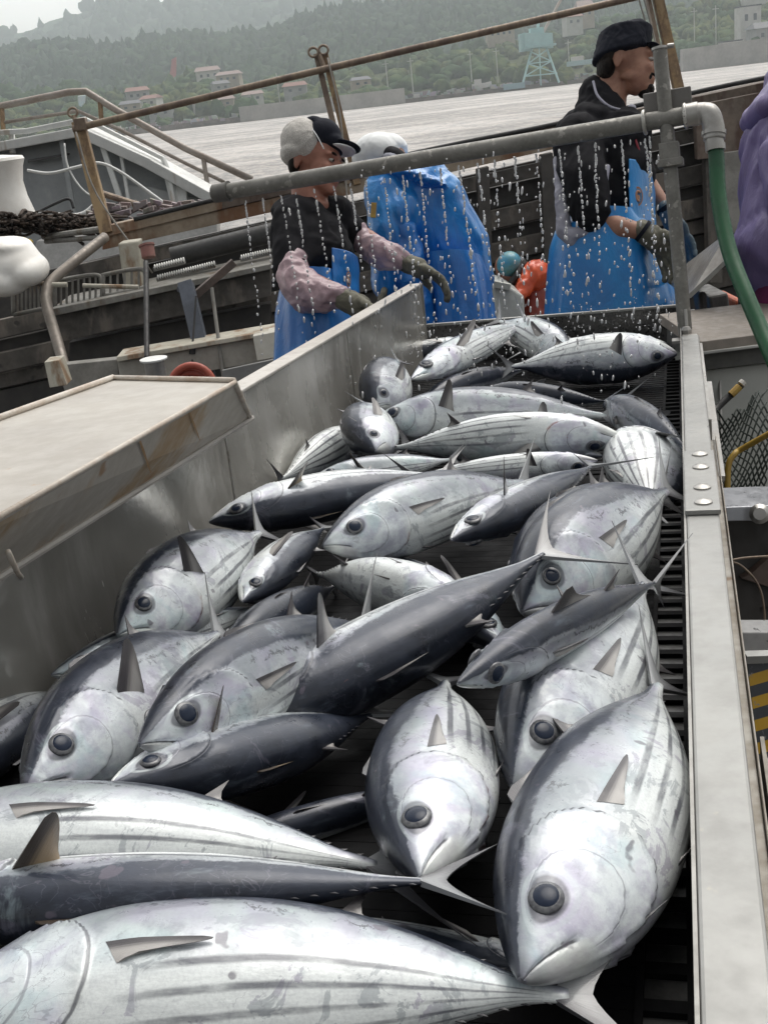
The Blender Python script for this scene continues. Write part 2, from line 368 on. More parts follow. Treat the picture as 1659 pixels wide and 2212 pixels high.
# green hose
hose = thing('water_hose', 'thick green rubber hose hanging from the pipe elbow', 'hose', W(1543, 310, 3.0))
b = MB(); b.tube(bez([W(1541, 300, 3.0), W(1546, 330, 3.0), W(1552, 430, 2.98), W(1574, 540, 2.93), (W(1612, 640, 2.86)), W(1650, 730, 2.8), W(1700, 850, 2.7), W(1745, 1000, 2.55), W(1770, 1200, 2.4)], 10), .0200, 20)
b.build('hose_body', plain('green_rubber', (.008, .085, .03), (.006, .06, .024), rough=.42, scale=12, bump=.1), hose, smooth=True)
b = MB(); b.tube([W(1544, 312, 3.0), W(1545, 326, 3.0)], .0255, 18); b.build('hose_clamp', STEEL, hose, smooth='auto')
# ================================================================== skipjack
def fish_mat(name, back=0.0, tone=(.95, 1.0, 1.015), stripe=.9, soft=0.0, topc=(.33, .36, .38), upk=.62):
    g = NG(name); uv = g.tc('UV'); u, v, _ = g.sep(uv)
    oi = g.n.new('ShaderNodeObjectInfo'); rnd = V(g, oi.outputs['Random'])
    ob = g.tc('Object'); off = g.comb(rnd*37.0, rnd*19.0, rnd*53.0)
    add = g.n.new('ShaderNodeVectorMath'); add.operation = 'ADD'; g.link(ob, add.inputs[0]); g.link(off, add.inputs[1]); co = V(g, add.outputs[0])
    big = g.noise(co, 9, 4, .6); mid = g.noise(co, 34, 5, .65); fine = g.noise(co, 150, 4, .6)
    lng = g.noise(g.mapv(co, (.22, 1, 1)), 60, 5, .65)          # scratches running along the body
    hue = g.noise(co, 14, 3, .5, 1.0, col=True)
    # flank: silver with lavender and green sheen
    flank = g.mix(g.ss(mid, .40, .62), (.80, .81, .815), (.50, .51, .54))
    hr, hg, hb = g.sep(hue)
    flank = g.mix(g.ss(hr, .52, .68, 0, .55), flank, (.52, .44, .62)); flank = g.mix(g.ss(hg, .53, .7, 0, .5), flank, (.46, .62, .63)); flank = g.mix(g.ss(hb, .56, .7, 0, .45), flank, (.30, .30, .345))
    up_ = g.ss(v+(big-.5)*.14, .56, .34); flank = g.mix(up_*.72, flank, g.mix(g.ss(hg+mid*.2, .5, .72), (.27, .265, .315), topc))
    belly = g.mix(g.ss(lng, .4, .7), (.84, .84, .82), (.68, .68, .675))
    col = g.mix(g.ss(v+(big-.5)*.22, .44, .62), flank, belly)
    pt_ = g.noise(co, 20, 5, .7, 1.6); patch = g.ss(pt_, .55, .59)
    col = g.mix(patch*.6, col, g.mix(g.ss(hr, .45, .6), (.30, .32, .34), (.36, .31, .41)))
    spk = g.noise(co, 420, 3, .6); col = g.mix(g.ss(spk, .42, .62, 0, .16), col, (.30, .30, .33))
    # head plates paler
    head = g.ss(u, .30, .26)
    hcol = g.mix(g.ss(mid, .4, .68), (.84, .86, .87), (.46, .45, .54)); hcol = g.mix(g.ss(hr+fine*.2, .58, .74, 0, .6), hcol, (.48, .40, .56)); hcol = g.mix(g.ss(hg+fine*.2, .62, .78, 0, .5), hcol, (.50, .66, .68))
    col = g.mix(head*.8, col, hcol)
    up2 = g.ss(v+(big-.5)*.18+(mid-.5)*.08, .55, .33); col = g.mix(up2*upk, col, g.mix(g.ss(hb+fine*.15, .5, .68), tuple(x*.62 for x in topc), (.25, .225, .30)))
    # stripes
    vs = v + (u-.5)*.05 - g.math('POWER', g.math('ABSOLUTE', u-.55), 2.0)*.35 + (big-.5)*.035
    k = (vs-.50)*10.4
    tri = g.math('ABSOLUTE', g.math('FRACT', k)-.5)
    wob = g.ss(lng*.5+big*.5, .36, .56)
    st = g.ss(tri, .20+soft*.5, .09-soft)*g.ss(vs, .50, .53)*g.ss(vs, .985, .95)*g.ss(u, .33, .45)*g.ss(u, .985, .93)*(wob*.75+.2)
    col = g.mix(st*stripe, col, (.085, .085, .105))
    # dark back, ragged lower edge; a pale corselet reaches up behind the head
    edge = .30 + back
    lift = g.ss(u, .30, .62, -.035, .055)-g.ss(u, .80, 1.0, 0, .03)
    rag = g.noise(co, 70, 5, .75, 1.2)
    bk = g.ss(v-lift+(lng-.5)*.10+(rag-.5)*.10+(big-.5)*.10, edge+.02, edge-.02)
    dark = g.mix(g.ss(mid, .3, .7), (.008, .010, .017), (.022, .027, .044)); dark = g.mix(g.ss(lng, .58, .78, 0, .7), dark, (.13, .15, .185))
    dark = g.mix(g.ss(v, .02, edge, 0, .5), dark, (.035, .045, .072))
    # iridescent band where back meets flank
    band = g.ss(v-lift+(lng-.5)*.10, edge+.09, edge+.01)
    col = g.mix(band*.5, col, (.16, .17, .20))
    col = g.mix(bk*.96, col, dark)
    gap = g.ss(g.math('ABSOLUTE', v-lift+(rag-.5)*.22+(big-.5)*.12-edge-.055), .016, .006)*g.ss(u, .30, .36)*g.ss(mid, .45, .55); col = g.mix(gap*.8, col, (.035, .035, .045))
    wr = g.ss(g.math('ABSOLUTE', g.noise(co, 26, 3, .5, 2.0)-.5), .012, .004)*g.ss(big, .5, .6); col = g.mix(wr*.35, col, (.15, .14, .18))
    # gill cover, preopercle, mouth, creases
    def arc(cu, cv, ru, rv, wid):
        d = g.math('POWER', (u-cu)/ru, 2.0)+g.math('POWER', (v-cv)/rv, 2.0)
        return g.ss(g.math('ABSOLUTE', g.math('SQRT', d)-1.0), wid, wid*.25)*g.ss(u, cu, cu+ru*.35)
    ln = arc(.12, .56, .185, .36, .022); ln2 = arc(.09, .56, .125, .26, .03)
    col = g.mix(ln*.8, col, (.07, .07, .085)); col = g.mix(ln2*.55, col, (.22, .21, .25))
    red = arc(.12, .62, .176, .30, .07)*g.ss(mid, .5, .62)*g.ss(v, .55, .7)*g.ss(rnd, .45, .55)
    col = g.mix(red*.5, col, (.35, .13, .10))
    mouth = g.ss(g.math('ABSOLUTE', v-(.56+u*1.7)), .022, .006)*g.ss(u, .088, .078)
    col = g.mix(mouth*.85, col, (.02, .02, .025))
    jaw = g.ss(v-(.56+u*1.7), .0, .03)*g.ss(u, .12, .07)
    col = g.mix(jaw*.5, col, (.62, .60, .52))
    er_ = g.math('SQRT', g.math('POWER', (u-.108)/.036, 2.0)+g.math('POWER', (v-.425)/.105, 2.0))
    col = g.mix(g.ss(er_, 1.18, .98, 0, .75), col, (.06, .06, .075)); col = g.mix(g.ss(g.math('ABSOLUTE', er_-1.42), .22, .08)*.35, col, (.62, .66, .66))
    blot = g.ss(g.noise(co, 11, 5, .7, 1.2), .56, .68)*g.ss(v, .72, .55); col = g.mix(blot*.5, col, g.mix(g.ss(hg, .5, .6), (.20, .19, .24), (.24, .29, .31)))
    blood = g.ss(g.noise(co, 17, 4, .65, 1.4), .70, .76)*g.ss(rnd, .35, .45); col = g.mix(blood*.55, col, (.32, .13, .12))
    # dark snout, blotches, bruise specks
    col = g.mix(g.ss(u, .035, .0, 0, .55), col, (.10, .10, .12))
    sp = g.ss(g.noise(co, 48, 2, .4), .72, .76)
    col = g.mix(sp*.7, col, (.12, .10, .13))
    gs = g.mix(1.0, col, tone, 'MULTIPLY')
    bmp = g.bump(mid*.35+lng*.55+fine*.2-ln*1.2-ln2*.7, .24, .004)
    return g.out(color=gs, rough=g.ss(mid, .3, .7, .26, .5), metal=g.ss(v, .3, .8, .22, .05), normal=bmp, coat=.6-bk*.3, coatr=.13, spec=.45)
F_LIGHT = fish_mat('silver_skin', -.07, stripe=.85, soft=.03, topc=(.46, .53, .51), upk=.4)
F_WHITE = fish_mat('white_skin', -.08, stripe=.08, upk=.2)
F_STRONG = fish_mat('bold_striped_skin', -.02, stripe=.95)
F_MID = fish_mat('striped_skin', .03)
F_DARK = fish_mat('dark_backed_skin', .13)
def fin_mat(name, c1, c2):
    g = NG(name); uv = g.tc('UV'); u, v, _ = g.sep(uv)
    rays = g.noise(g.comb(u*55.0, v*1.5), 1.0, 3, .5)
    c = g.mix(g.ss(rays*.35+g.ss(u, .05, .7)*.65, .25, .75), c1, c2); c = g.mix(g.ss(v, .55, 1.0, 0, .6), c, tuple(x*.6 for x in c1))
    return g.out(color=c, rough=.3, normal=g.bump(rays, .35, .0015), coat=.5, coatr=.1, sub=.0)
FIN = fin_mat('grey_fin', (.06, .055, .06), (.40, .385, .37))
FIN_B = fin_mat('brown_fin', (.06, .045, .035), (.36, .27, .17))
TAILM = fin_mat('tail_fin_skin', (.10, .10, .11), (.30, .31, .32))
gE = NG('fish_pupil'); _n = gE.noise(gE.tc(), 60, 3); EYE_P = gE.out(color=gE.mix(_n, (.008, .012, .024), (.02, .03, .055)), rough=.22, spec=.22, coat=.08, coatr=.05)
gE = NG('fish_iris'); _n = gE.noise(gE.tc(), 220, 3); EYE_I = gE.out(color=gE.mix(gE.ss(_n, .3, .7), (.15, .155, .16), (.06, .06, .07)), rough=.3, metal=.2, coat=.3)
_ps = [0, .015, .04, .08, .13, .2, .3, .42, .54, .66, .77, .86, .93, 1.0]
_pt = [.045, .135, .26, .43, .60, .79, .95, 1.0, .97, .83, .60, .36, .17, .085]
_pb = [.05, .16, .30, .48, .66, .83, .96, 1.0, .96, .80, .56, .32, .15, .085]
_pw = [.05, .16, .29, .46, .63, .82, .96, 1.0, .95, .80, .56, .32, .15, .05]
def smooth_interp(x, xs, ys):
    xs = np.array(xs); ys = np.array(ys); m = np.gradient(ys, xs)
    i = np.clip(np.searchsorted(xs, x, side='right')-1, 0, len(xs)-2); h = xs[i+1]-xs[i]; t = (x-xs[i])/h
    return (2*t**3-3*t*t+1)*ys[i]+(t**3-2*t*t+t)*h*m[i]+(-2*t**3+3*t*t)*ys[i+1]+(t**3-t*t)*h*m[i+1]
class Fish:
    def __init__(s, L, b, lat=.74, bend=(0, 0), gape=0.0): s.L = L; s.b = b; s.lat = lat; s.bend = bend; s.gape = gape
    def axis(s, x):
        q = 4*x*(1-x); return np.stack([x*s.L, s.bend[0]*s.L*q, s.bend[1]*s.L*q], -1)
    def surf(s, x, th):                # x 0..1, th radians from the dorsal line
        x = np.asarray(x, float); th = np.asarray(th, float)
        up = smooth_interp(x, _ps, _pt)*s.b; dn = smooth_interp(x, _ps, _pb)*s.b; wd = smooth_interp(x, _ps, _pw)*s.b*s.lat
        c = np.cos(th); sn = np.sin(th); e = .93
        z = np.sign(c)*np.abs(c)**e*np.where(c > 0, up, dn); y = np.sign(sn)*np.abs(sn)**e*wd
        y = y*(1-.10*np.clip(-c, 0, 1)**2)
        deg = np.degrees(np.abs(np.arctan2(np.sin(th), np.cos(th)))); vv = deg/180
        sop = .12+.185*np.sqrt(np.clip(1-((vv-.56)/.36)**2, 0, 1))
        dsp = np.where((x < sop) & (sop > .13), np.clip((x-sop+.09)/.09, 0, 1)**2*.0075, 0.0)
        spo = .09+.125*np.sqrt(np.clip(1-((vv-.56)/.26)**2, 0, 1))
        dsp = dsp+np.where((x < spo) & (spo > .10), np.clip((x-spo+.05)/.05, 0, 1)**2*.0035, 0.0)
        mo = np.exp(-((vv-(.56+x*1.7))/.022)**2)*(x < .085)
        dsp = dsp-mo*.007
        ec = np.exp(-(((x-.108)/.035)**2+((vv-.425)/.085)**2)*1.2)       # swelling round the eye
        dsp = dsp+ec*.004
        r = np.stack([np.zeros_like(z), np.sin(th)*dsp*s.L, np.cos(th)*dsp*s.L], -1)
        P = s.axis(x)+np.stack([np.zeros_like(y), y, z], -1)+r
        return P
    def body(s, mat, parent, nx=110, nt=64):
        x = np.linspace(0, 1, nx); x = x**1.12
        th = np.linspace(0, 2*PI, nt, endpoint=False)
        X, TH = np.meshgrid(x, th, indexing='ij'); P = s.surf(X, TH)
        vs = P.reshape(-1, 3).tolist(); fs = []; uvs = []
        vv = np.minimum(th, 2*PI-th)/PI; vend = np.append(vv, 0.0)
        for i in range(nx-1):
            for k in range(nt):
                k2 = (k+1) % nt
                fs.append((i*nt+k, (i+1)*nt+k, (i+1)*nt+k2, i*nt+k2)); uvs += [(x[i], vv[k]), (x[i+1], vv[k]), (x[i+1], vv[k2]), (x[i], vv[k2])]
        fs.append(tuple(range(nt))); uvs += [(0, .5)]*nt
        fs.append(tuple((nx-1)*nt+k for k in range(nt))[::-1]); uvs += [(1, .5)]*nt
        me = bpy.data.meshes.new('body'); me.from_pydata(vs, [], fs)
        uvl = me.uv_layers.new(name='UVMap'); uvl.data.foreach_set('uv', np.array(uvs).ravel()); me.update()
        me.polygons.foreach_set('use_smooth', [True]*len(me.polygons)); me.materials.append(mat)
        o = bpy.data.objects.new('body', me); COL.objects.link(o); o.parent = parent; return o
    def fin(s, name, base, tips, mat, parent, n=6, thick=.0012, nrm_dir=None, curl=0, rows=None):
        # base: list of points along the root, tips: same count, outer edge
        base = np.array(base); tips = np.array(tips); m = len(base)
        a = tips[m//2]-base[m//2]; bdir = base[-1]-base[0]; nn = nrm(np.cross(a, bdir)) if nrm_dir is None else nrm_dir
        vs = []; uvs_v = []
        for side in (1, -1):
            for j in range(n+1):
                t = j/n
                for i in range(m):
                    p = (base[i]*(1-t)+tips[i]*t if rows is None else rows(i, t))+nn*(side*thick*s.L/.4*(1-t*.8)+curl*math.sin(PI*t*.5)*t)
                    vs.append(p); uvs_v.append((i/(m-1), t))
        K = (n+1)*m; fs = []
        for j in range(n):
            for i in range(m-1):
                q = j*m+i; fs.append((q, q+1, q+m+1, q+m)); fs.append((K+q, K+q+m, K+q+m+1, K+q+1))
        rim = [j*m for j in range(n+1)]+[n*m+i for i in range(1, m)]+[j*m+m-1 for j in range(n-1, -1, -1)]
        for a_, b_ in zip(rim[:-1], rim[1:]): fs.append((a_, b_, K+b_, K+a_))
        me = bpy.data.meshes.new(name); me.from_pydata([tuple(p) for p in vs], [], fs)
        uvl = me.uv_layers.new(name='UVMap'); uvl.data.foreach_set('uv', np.array([uvs_v[v] for f in fs for v in f]).ravel())
        bm = bmesh.new(); bm.from_mesh(me); bmesh.ops.recalc_face_normals(bm, faces=bm.faces); bm.to_mesh(me); bm.free()
        me.polygons.foreach_set('use_smooth', [True]*len(me.polygons)); me.materials.append(mat)
        try: me.set_sharp_from_angle(angle=math.radians(50))
        except Exception: pass
        o = bpy.data.objects.new(name, me); COL.objects.link(o); o.parent = parent; return o
    def build(s, root, mat, dorsal=.5, pecw=None, pside=1, tail_len=1.0, pec=(25, 25), finm=FIN, tail_twist=0, tail_spread=1.0, brown=False, big=True):
        L = s.L
        s.body(mat, root, *((130, 72) if big else (80, 44)))
        # tail fin: two swept lobes
        cx = s.axis(np.array([1.0]))[0]; ht = .085*s.b
        rot = np.array(Matrix.Rotation(math.radians(tail_twist), 3, 'X'))
        lob = []
        nlob = 9
        base = []; tip = []
        for i in range(2*nlob+1):
            q = (i-nlob)/nlob                     # -1..1 across the fork
            base.append(cx+A(-.02*L, 0, ht*q*.9))
            aq = abs(q)
            tip.append(cx+rot@A(L*tail_len*(.035+.145*aq**1.5), 0, L*.165*tail_spread*np.sign(q)*aq**1.1))
        s.fin('tail_fin', base, tip, TAILM, root, n=7, thick=.0022)
        # first dorsal fin
        xs = np.linspace(.37, .56, 8); base = s.surf(xs, np.zeros(8)); base[:, 2] -= .004*L
        hh = dorsal*.14*L*np.array([.96, 1.0, .74, .50, .34, .22, .13, .05]); sl_ = .05*L*(1-dorsal*.2)
        tip = base+np.stack([hh*.55+sl_*.2, hh*0, hh], -1)
        s.fin('dorsal_fin', base, tip, FIN_B if brown else FIN, root, thick=.0012)
        for nm, th, x0, hgt in (('second_dorsal_fin', 0, .645, .055), ('anal_fin', PI, .675, .055)):
            xs = np.linspace(x0, x0+.06, 5); base = s.surf(xs, np.full(5, th)); base[:, 2] -= .003*L*math.cos(th)
            hh = hgt*L*np.array([1, .55, .3, .18, .08]); tip = base+np.stack([hh*1.0, hh*0, hh*math.cos(th)], -1)
            s.fin(nm, base, tip, FIN, root, n=3)
        for nm, th, xx in (('dorsal_finlets', 0, np.linspace(.74, .955, 8)), ('anal_finlets', PI, np.linspace(.765, .955, 7))):
            m = MB()
            for q in xx:
                p = s.surf(np.array([q-.006, q+.008]), np.array([th, th])); t = p[1]+A(.012*L, 0, .0035*L*math.cos(th)); w = .0008*L/.4
                m.add([p[0]+A(0, w, -.002*math.cos(th)), p[1]+A(0, w, -.002*math.cos(th)), t, p[0]-A(0, w, .002*math.cos(th)), p[1]-A(0, w, .002*math.cos(th))], [(0, 1, 2), (4, 3, 2), (0, 2, 3), (1, 4, 2)])
            me = m.mesh(nm); me.materials.append(DFINL); o = bpy.data.objects.new(nm, me); COL.objects.link(o); o.parent = root
        # pectoral fins
        for sgn, ang in ((pside, pec[0]), (-pside, pec[1])):
            xs = np.linspace(.325, .350, 9); th0 = np.linspace(math.radians(84), math.radians(98), 9)
            base = s.surf(xs, th0*sgn); outw = A(0, sgn*math.sin(PI/2), 0)
            an = math.radians(ang); ln = .160*L*np.array([.93, 1.0, .97, .89, .78, .65, .50, .35, .20])
            dirs = A(math.cos(an), 0, .12)[None, :]*ln[:, None]+outw[None, :]*(math.sin(an)*ln[:, None]+.003*L)
            dirs[:, 2] += (np.linspace(0, 1, 9)*-.020+.012)*L
            base[:, 1] -= sgn*.002*L
            if sgn == pside and pecw is not None:
                dv = A(*pecw)[None, :]*ln[:, None]*.82; dirs = dv+(np.linspace(0, 1, 9)[:, None]*A(-.02, 0, -.01)[None, :])*L
            rw = None
            if ang < 15 and not (sgn == pside and pecw is not None):
                def rw(i, t, xs=xs, th0=th0, sgn=sgn, ln=ln, ang=ang):
                    q = s.surf(np.array([xs[i]+t*ln[i]/L]), np.array([sgn*(th0[i]*(1-t)+(math.radians(90)+(th0[i]-math.radians(90))*.5)*t)]))[0]
                    return q+A(0, sgn, 0)*L*(-.0022+.0055*min(1, t*3)+.0005*ang*t*t)
            elif sgn == pside and pecw is not None:
                base = base+np.linspace(-.012, .040, 9)[:, None]*A(L, 0, 0)[None, :]; base[:, 1] -= sgn*.004*L
            s.fin('pectoral_fin', base, base+dirs, FIN_B if brown else FIN, root, n=8, thick=.0012, rows=rw)
        for sgn in (1, -1):
            xs = np.linspace(.36, .38, 3); base = s.surf(xs, np.full(3, sgn*math.radians(158)))
            ln = .075*L*np.array([1, .8, .45]); tip = base+np.stack([ln, ln*0+sgn*.004*L, -ln*.12-.006*L], -1)
            s.fin('pelvic_fin', base, tip, FIN, root, n=3)
        # eyes
        er = .0275*L
        for sgn in (1, -1):
            th = math.radians(76.5)*sgn; c = s.surf(np.array([.108]), np.array([th]))[0]
            p1 = s.surf(np.array([.118]), np.array([th]))[0]; p2 = s.surf(np.array([.108]), np.array([th+.08]))[0]
            n_ = nrm(np.cross(p2-c, p1-c)); n_ = n_ if n_[1]*sgn > 0 else -n_
            X = nrm((p1-c)-n_*n_.dot(p1-c)); Y = np.cross(n_, X)
            c = c - n_*er*.12
            m = MB(); m.ell(c, (er*1.04, er*.98, er*.34), (X, Y, n_), 24, 14); me = m.mesh('eye'); me.materials.append(EYE_I); me.polygons.foreach_set('use_smooth', [True]*len(me.polygons))
            o = bpy.data.objects.new('eye', me); COL.objects.link(o); o.parent = root
            m = MB(); m.ell(c+n_*er*.07, (er*.86, er*.81, er*.335), (X, Y, n_), 24, 14); me = m.mesh('pupil'); me.materials.append(EYE_P); me.polygons.foreach_set('use_smooth', [True]*len(me.polygons))
            p = bpy.data.objects.new('pupil', me); COL.objects.link(p); p.parent = o
DFINL = plain('finlet_grey', (.05, .05, .055), (.11, .11, .12), rough=.35, scale=60)
def place_fish(idx, label, s, t, hw, side, phi, mat='M', group='fish heaped on the conveyor', bend=None, lat=.74, L=None, **kw):
    if bend is None: bend = ((idx*37) % 11-5)*.0035
    P0 = TP(s[0], s[1], s[2]); P1 = TP(t[0], t[1], t[2])
    if L is not None:
        r = nrm(P1-CAM); bq = r.dot(CAM-P0); cq = (CAM-P0).dot(CAM-P0)-L*L
        disc = bq*bq-cq
        if disc > 0: tt = (-bq+math.sqrt(disc), -bq-math.sqrt(disc))[0 if L > 0 else 1]; P1 = CAM+r*tt
    Ln = np.linalg.norm(P1-P0); a = (P1-P0)/Ln; mid = (P0*.55+P1*.45)
    v = CAM-mid; dist = -CZ.dot(mid-CAM); v = nrm(v-a*v.dot(a)); sv = np.cross(v, a)*side
    ph = math.radians(phi); D = sv*math.cos(ph)+v*math.sin(ph)
    ext = hw*dist/FPX; b = ext/math.sqrt(math.cos(ph)**2+(lat*math.sin(ph))**2)
    Yv = np.cross(D, a)
    root = bpy.data.objects.new('skipjack_tuna', None); COL.objects.link(root); root.empty_display_size = .05
    root.matrix_world = Matrix(((a[0], Yv[0], D[0], P0[0]), (a[1], Yv[1], D[1], P0[1]), (a[2], Yv[2], D[2], P0[2]), (0, 0, 0, 1)))
    tag(root, label, 'fish', group)
    # image-plane sag
    bz = bend*math.cos(ph)*side; by = bend*(-1)*math.sin(ph)*0
    lb = sv*side; bend_loc = (bend*lb.dot(Yv), bend*lb.dot(D))
    f = Fish(Ln, b, lat, bend_loc)
    flip = None
    if 'up' in kw:
        q_, r_ = kw.pop('up'); wv = TU*q_+a*r_; lv = A(wv.dot(a), wv.dot(Yv), wv.dot(D)); lv /= np.linalg.norm(lv)
        s_ = 1 if lv[1] >= 0 else -1; kw['pecw'] = tuple(lv); kw['pside'] = s_
    f.build(root, {'W': F_WHITE, 'S': F_STRONG, 'L': F_LIGHT, 'M': F_MID, 'D': F_DARK}[mat], big=hw > 60, **kw)
    print('fish %2d L=%.3f b/L=%.3f d=%.2f' % (idx, Ln, b/Ln, dist))
    return root
# label, snout(px,py,w), tail(px,py,w), half height px, side, roll, options
FISH = [
 ('large striped silver fish filling the bottom left edge, head cut off by the frame', (-200, 2205, .09), (1228, 2150, .075), 188, 1, -34, dict(mat='L', bend=.03, dorsal=.1, pec=(8, 8))),
 ('long dark-backed fish lying across the foreground with its forked tail fin spread', (-360, 1985, .12), (935, 1903, .115), 88, -1, 66, dict(mat='D', up=(.75, .6), dorsal=.1, brown=True, tail_spread=.8, tail_len=.62)),
 ('pale striped fish at left whose lower half is covered by the long dark fish', (-330, 1850, .10), (815, 1868, .06), 128, 1, -38, dict(mat='L', bend=.035, dorsal=.1, pec=(6, 5))),
 ('fish in the middle pointing head first downward with a bright round cheek', (908, 1897, .115), (962, 1472, .055), 140, 1, -2, dict(mat='M', bend=0, dorsal=.1, pec=(4, 5))),
 ('biggest fish at lower right by the rail with large blue-black eye and pale jaw', (1128, 2118, .10), (1420, 1478, .09), 184, 1, -2, dict(mat='S', bend=-.012, dorsal=.15, pec=(4, 5), tail_spread=.8, tail_twist=35)),
 ('fish by the rail with a bruised violet head just behind the biggest one', (1108, 1700, .085), (1390, 1262, .095), 150, 1, 8, dict(mat='S', bend=-.01, dorsal=.1, pec=(12, 5))),
 ('slender fish seen from its violet back with an upright fin, lying beside the rail fish', (988, 1478, .18), (1418, 1258, .14), 56, 1, 52, dict(mat='M', dorsal=.45, pec=(10, 10), tail_spread=.8, tail_len=.8)),
 ('fish with dark eye half hidden under the slender one at right', (1128, 1322, .075), (1440, 1060, .10), 125, 1, 5, dict(mat='M', bend=.015, dorsal=.1, pec=(10, 5))),
 ('fish with arched green-grey back behind the dark-eyed one near the rail', (1105, 1262, .065), (1430, 1075, .07), 105, 1, 15, dict(mat='M', dorsal=.1, bend=.02)),
 ('plump striped fish with its belly and tail turned to the camera beside the rail', (1382, 952, .05), (1408, 1104, .16), 88, 1, -38, dict(mat='S', dorsal=.1, L=-.36)),
 ('long dark-backed fish running diagonally across the middle of the heap with an upright fin', (440, 1600, .06), (1172, 1196, .135), 92, -1, 66, dict(mat='D', up=(1, .15), dorsal=.12, bend=-.02, tail_twist=35)),
 ('white fish lying belly up in the centre of the heap', (1040, 1322, .08), (683, 1240, .05), 66, 1, -60, dict(mat='W', dorsal=.1, bend=-.01)),
 ('fish with dark outlined back and pectoral fin folded, left of the diagonal dark fish', (302, 1608, .14), (790, 1345, .075), 108, 1, 12, dict(mat='M', dorsal=.1, pec=(14, 5))),
 ('blue-black backed fish lying in the shadow with a brown fin standing at its head', (238, 1700, .12), (805, 1542, .035), 80, -1, 66, dict(mat='D', up=(.9, .45), dorsal=.1, brown=True)),
 ('large silver fish at left with bright face, round eye and raised pectoral fin', (55, 1712, .115), (472, 1368, .075), 126, 1, -2, dict(mat='M', dorsal=.1, up=(.75, .5), bend=.02)),
 ('dark fish cut by the left edge with thin stripes along its upper side', (-180, 1720, .06), (142, 1488, .02), 80, -1, 28, dict(mat='M', dorsal=.1)),
 ('narrow pale fish lying against the trough wall below the round headed one', (112, 1458, .07), (575, 1308, .035), 56, 1, 0, dict(mat='L', dorsal=.1, pec=(30, 5))),
 ('fish by the trough wall with dark eye and pectoral fin standing straight up', (256, 1372, .095), (562, 1150, .09), 102, 1, -8, dict(mat='S', dorsal=.1, up=(1, -.05))),
 ('small wet grey fish head sticking out left of the white belly', (524, 1300, .08), (700, 1140, .07), 46, -1, 40, dict(mat='D', dorsal=.1)),
 ('mottled grey fish under the diagonal dark fish, only its rounded back out', (480, 1405, .07), (722, 1268, .02), 54, 1, 42, dict(mat='D', dorsal=.1)),
 ('dark-backed fish against the wall with a sharp snout and raised brown fin', (452, 1128, .09), (960, 1022, .09), 54, -1, 52, dict(mat='D', dorsal=.1, up=(.7, .7), brown=True)),
 ('bright fish with open mouth and dark round eye in the upper middle of the heap', (698, 1180, .10), (1130, 1040, .08), 82, 1, -8, dict(mat='L', dorsal=.1, pec=(10, 5), bend=.01)),
 ('small dark fish with a gaping pale jaw lying on the bright one', (975, 1166, .12), (1280, 1006, .10), 46, -1, 62, dict(mat='D', dorsal=.1, up=(1, .15))),
 ('thin white fish above the small dark one, fin raised', (1290, 995, .07), (890, 1028, .07), 34, 1, -10, dict(mat='L', dorsal=.1, up=(.9, .3))),
 ('white striped fish behind the sharp-snouted dark one', (680, 1030, .07), (975, 992, .07), 34, 1, -20, dict(mat='L', dorsal=.1, up=(.9, -.4))),
 ('round striped fish end against the trough wall, upper left of the heap', (775, 948, .04), (608, 1036, .05), 52, 1, -35, dict(mat='S', dorsal=.1)),
 ('grey fish face seen head on, lower of the two by the wall', (812, 975, .09), (790, 872, .03), 60, 1, 30, dict(mat='M', dorsal=.1, L=.30)),
 ('dark-edged fish lying under the pale one in the upper heap', (1300, 985, .06), (880, 962, .05), 34, 1, 30, dict(mat='D', dorsal=.1)),
 ('broad pale fish with a small upright fin in the upper heap', (1345, 945, .09), (850, 968, .08), 57, 1, -25, dict(mat='L', dorsal=.1, up=(1, .1), bend=-.015)),
 ('long striped fish with a fin near its head under the falling water', (800, 912, .085), (1310, 898, .07), 60, 1, -18, dict(mat='L', dorsal=.1, up=(.9, .4), bend=.02)),
 ('fish face looking down the trough, upper of the two by the wall', (812, 882, .08), (858, 778, .03), 60, 1, 20, dict(mat='M', dorsal=.1, L=.30)),
 ('slim silver fish lying slantwise on top near the far end', (888, 820, .10), (1138, 696, .13), 36, 1, -35, dict(mat='L', dorsal=.1)),
 ('fish at the far end lifting its grey forked tail into the air', (1235, 775, .05), (1078, 694, .14), 44, -1, -20, dict(mat='L', dorsal=.1, tail_spread=1.5, tail_len=1.5)),
 ('dark and white fish by the far rail with a short upright fin', (1462, 764, .08), (1105, 792, .07), 55, 1, 14, dict(mat='M', dorsal=.1, up=(1, -.1))),
 ('thin dark fish at the far left end of the heap', (1030, 742, .06), (815, 768, .05), 24, 1, 50, dict(mat='D', dorsal=.1)),
 ('dark fish back showing behind the long striped fish', (1040, 845, .07), (1310, 868, .05), 32, 1, 45, dict(mat='D', dorsal=.1)),
 ('grey fish under the rail side nose down on the striped belly', (1308, 868, .08), (1490, 975, .06), 44, 1, 35, dict(mat='M', dorsal=.1)),
 ('dark fish deep in the shadow between the long dark fish and the bottom striped one', (1260, 2110, .015), (640, 1965, .01), 42, 1, 60, dict(mat='D', dorsal=.1)),
 ('dark fish deep under the downward pointing one, barely lit', (420, 1850, .015), (960, 1690, .01), 44, 1, 50, dict(mat='D', dorsal=.1)),
 ('dark fish low in the gap right of the white belly', (1090, 1400, .03), (840, 1190, .03), 50, 1, 60, dict(mat='D', dorsal=.1)),
 ('fish low in the gap left of the far dark and white one', (900, 880, .03), (1130, 800, .04), 34, 1, 40, dict(mat='M', dorsal=.1)),
 ('dark fish at the far end behind the dark and white one', (1440, 742, .05), (1140, 752, .05), 22, 1, 50, dict(mat='D', dorsal=.1)),
]
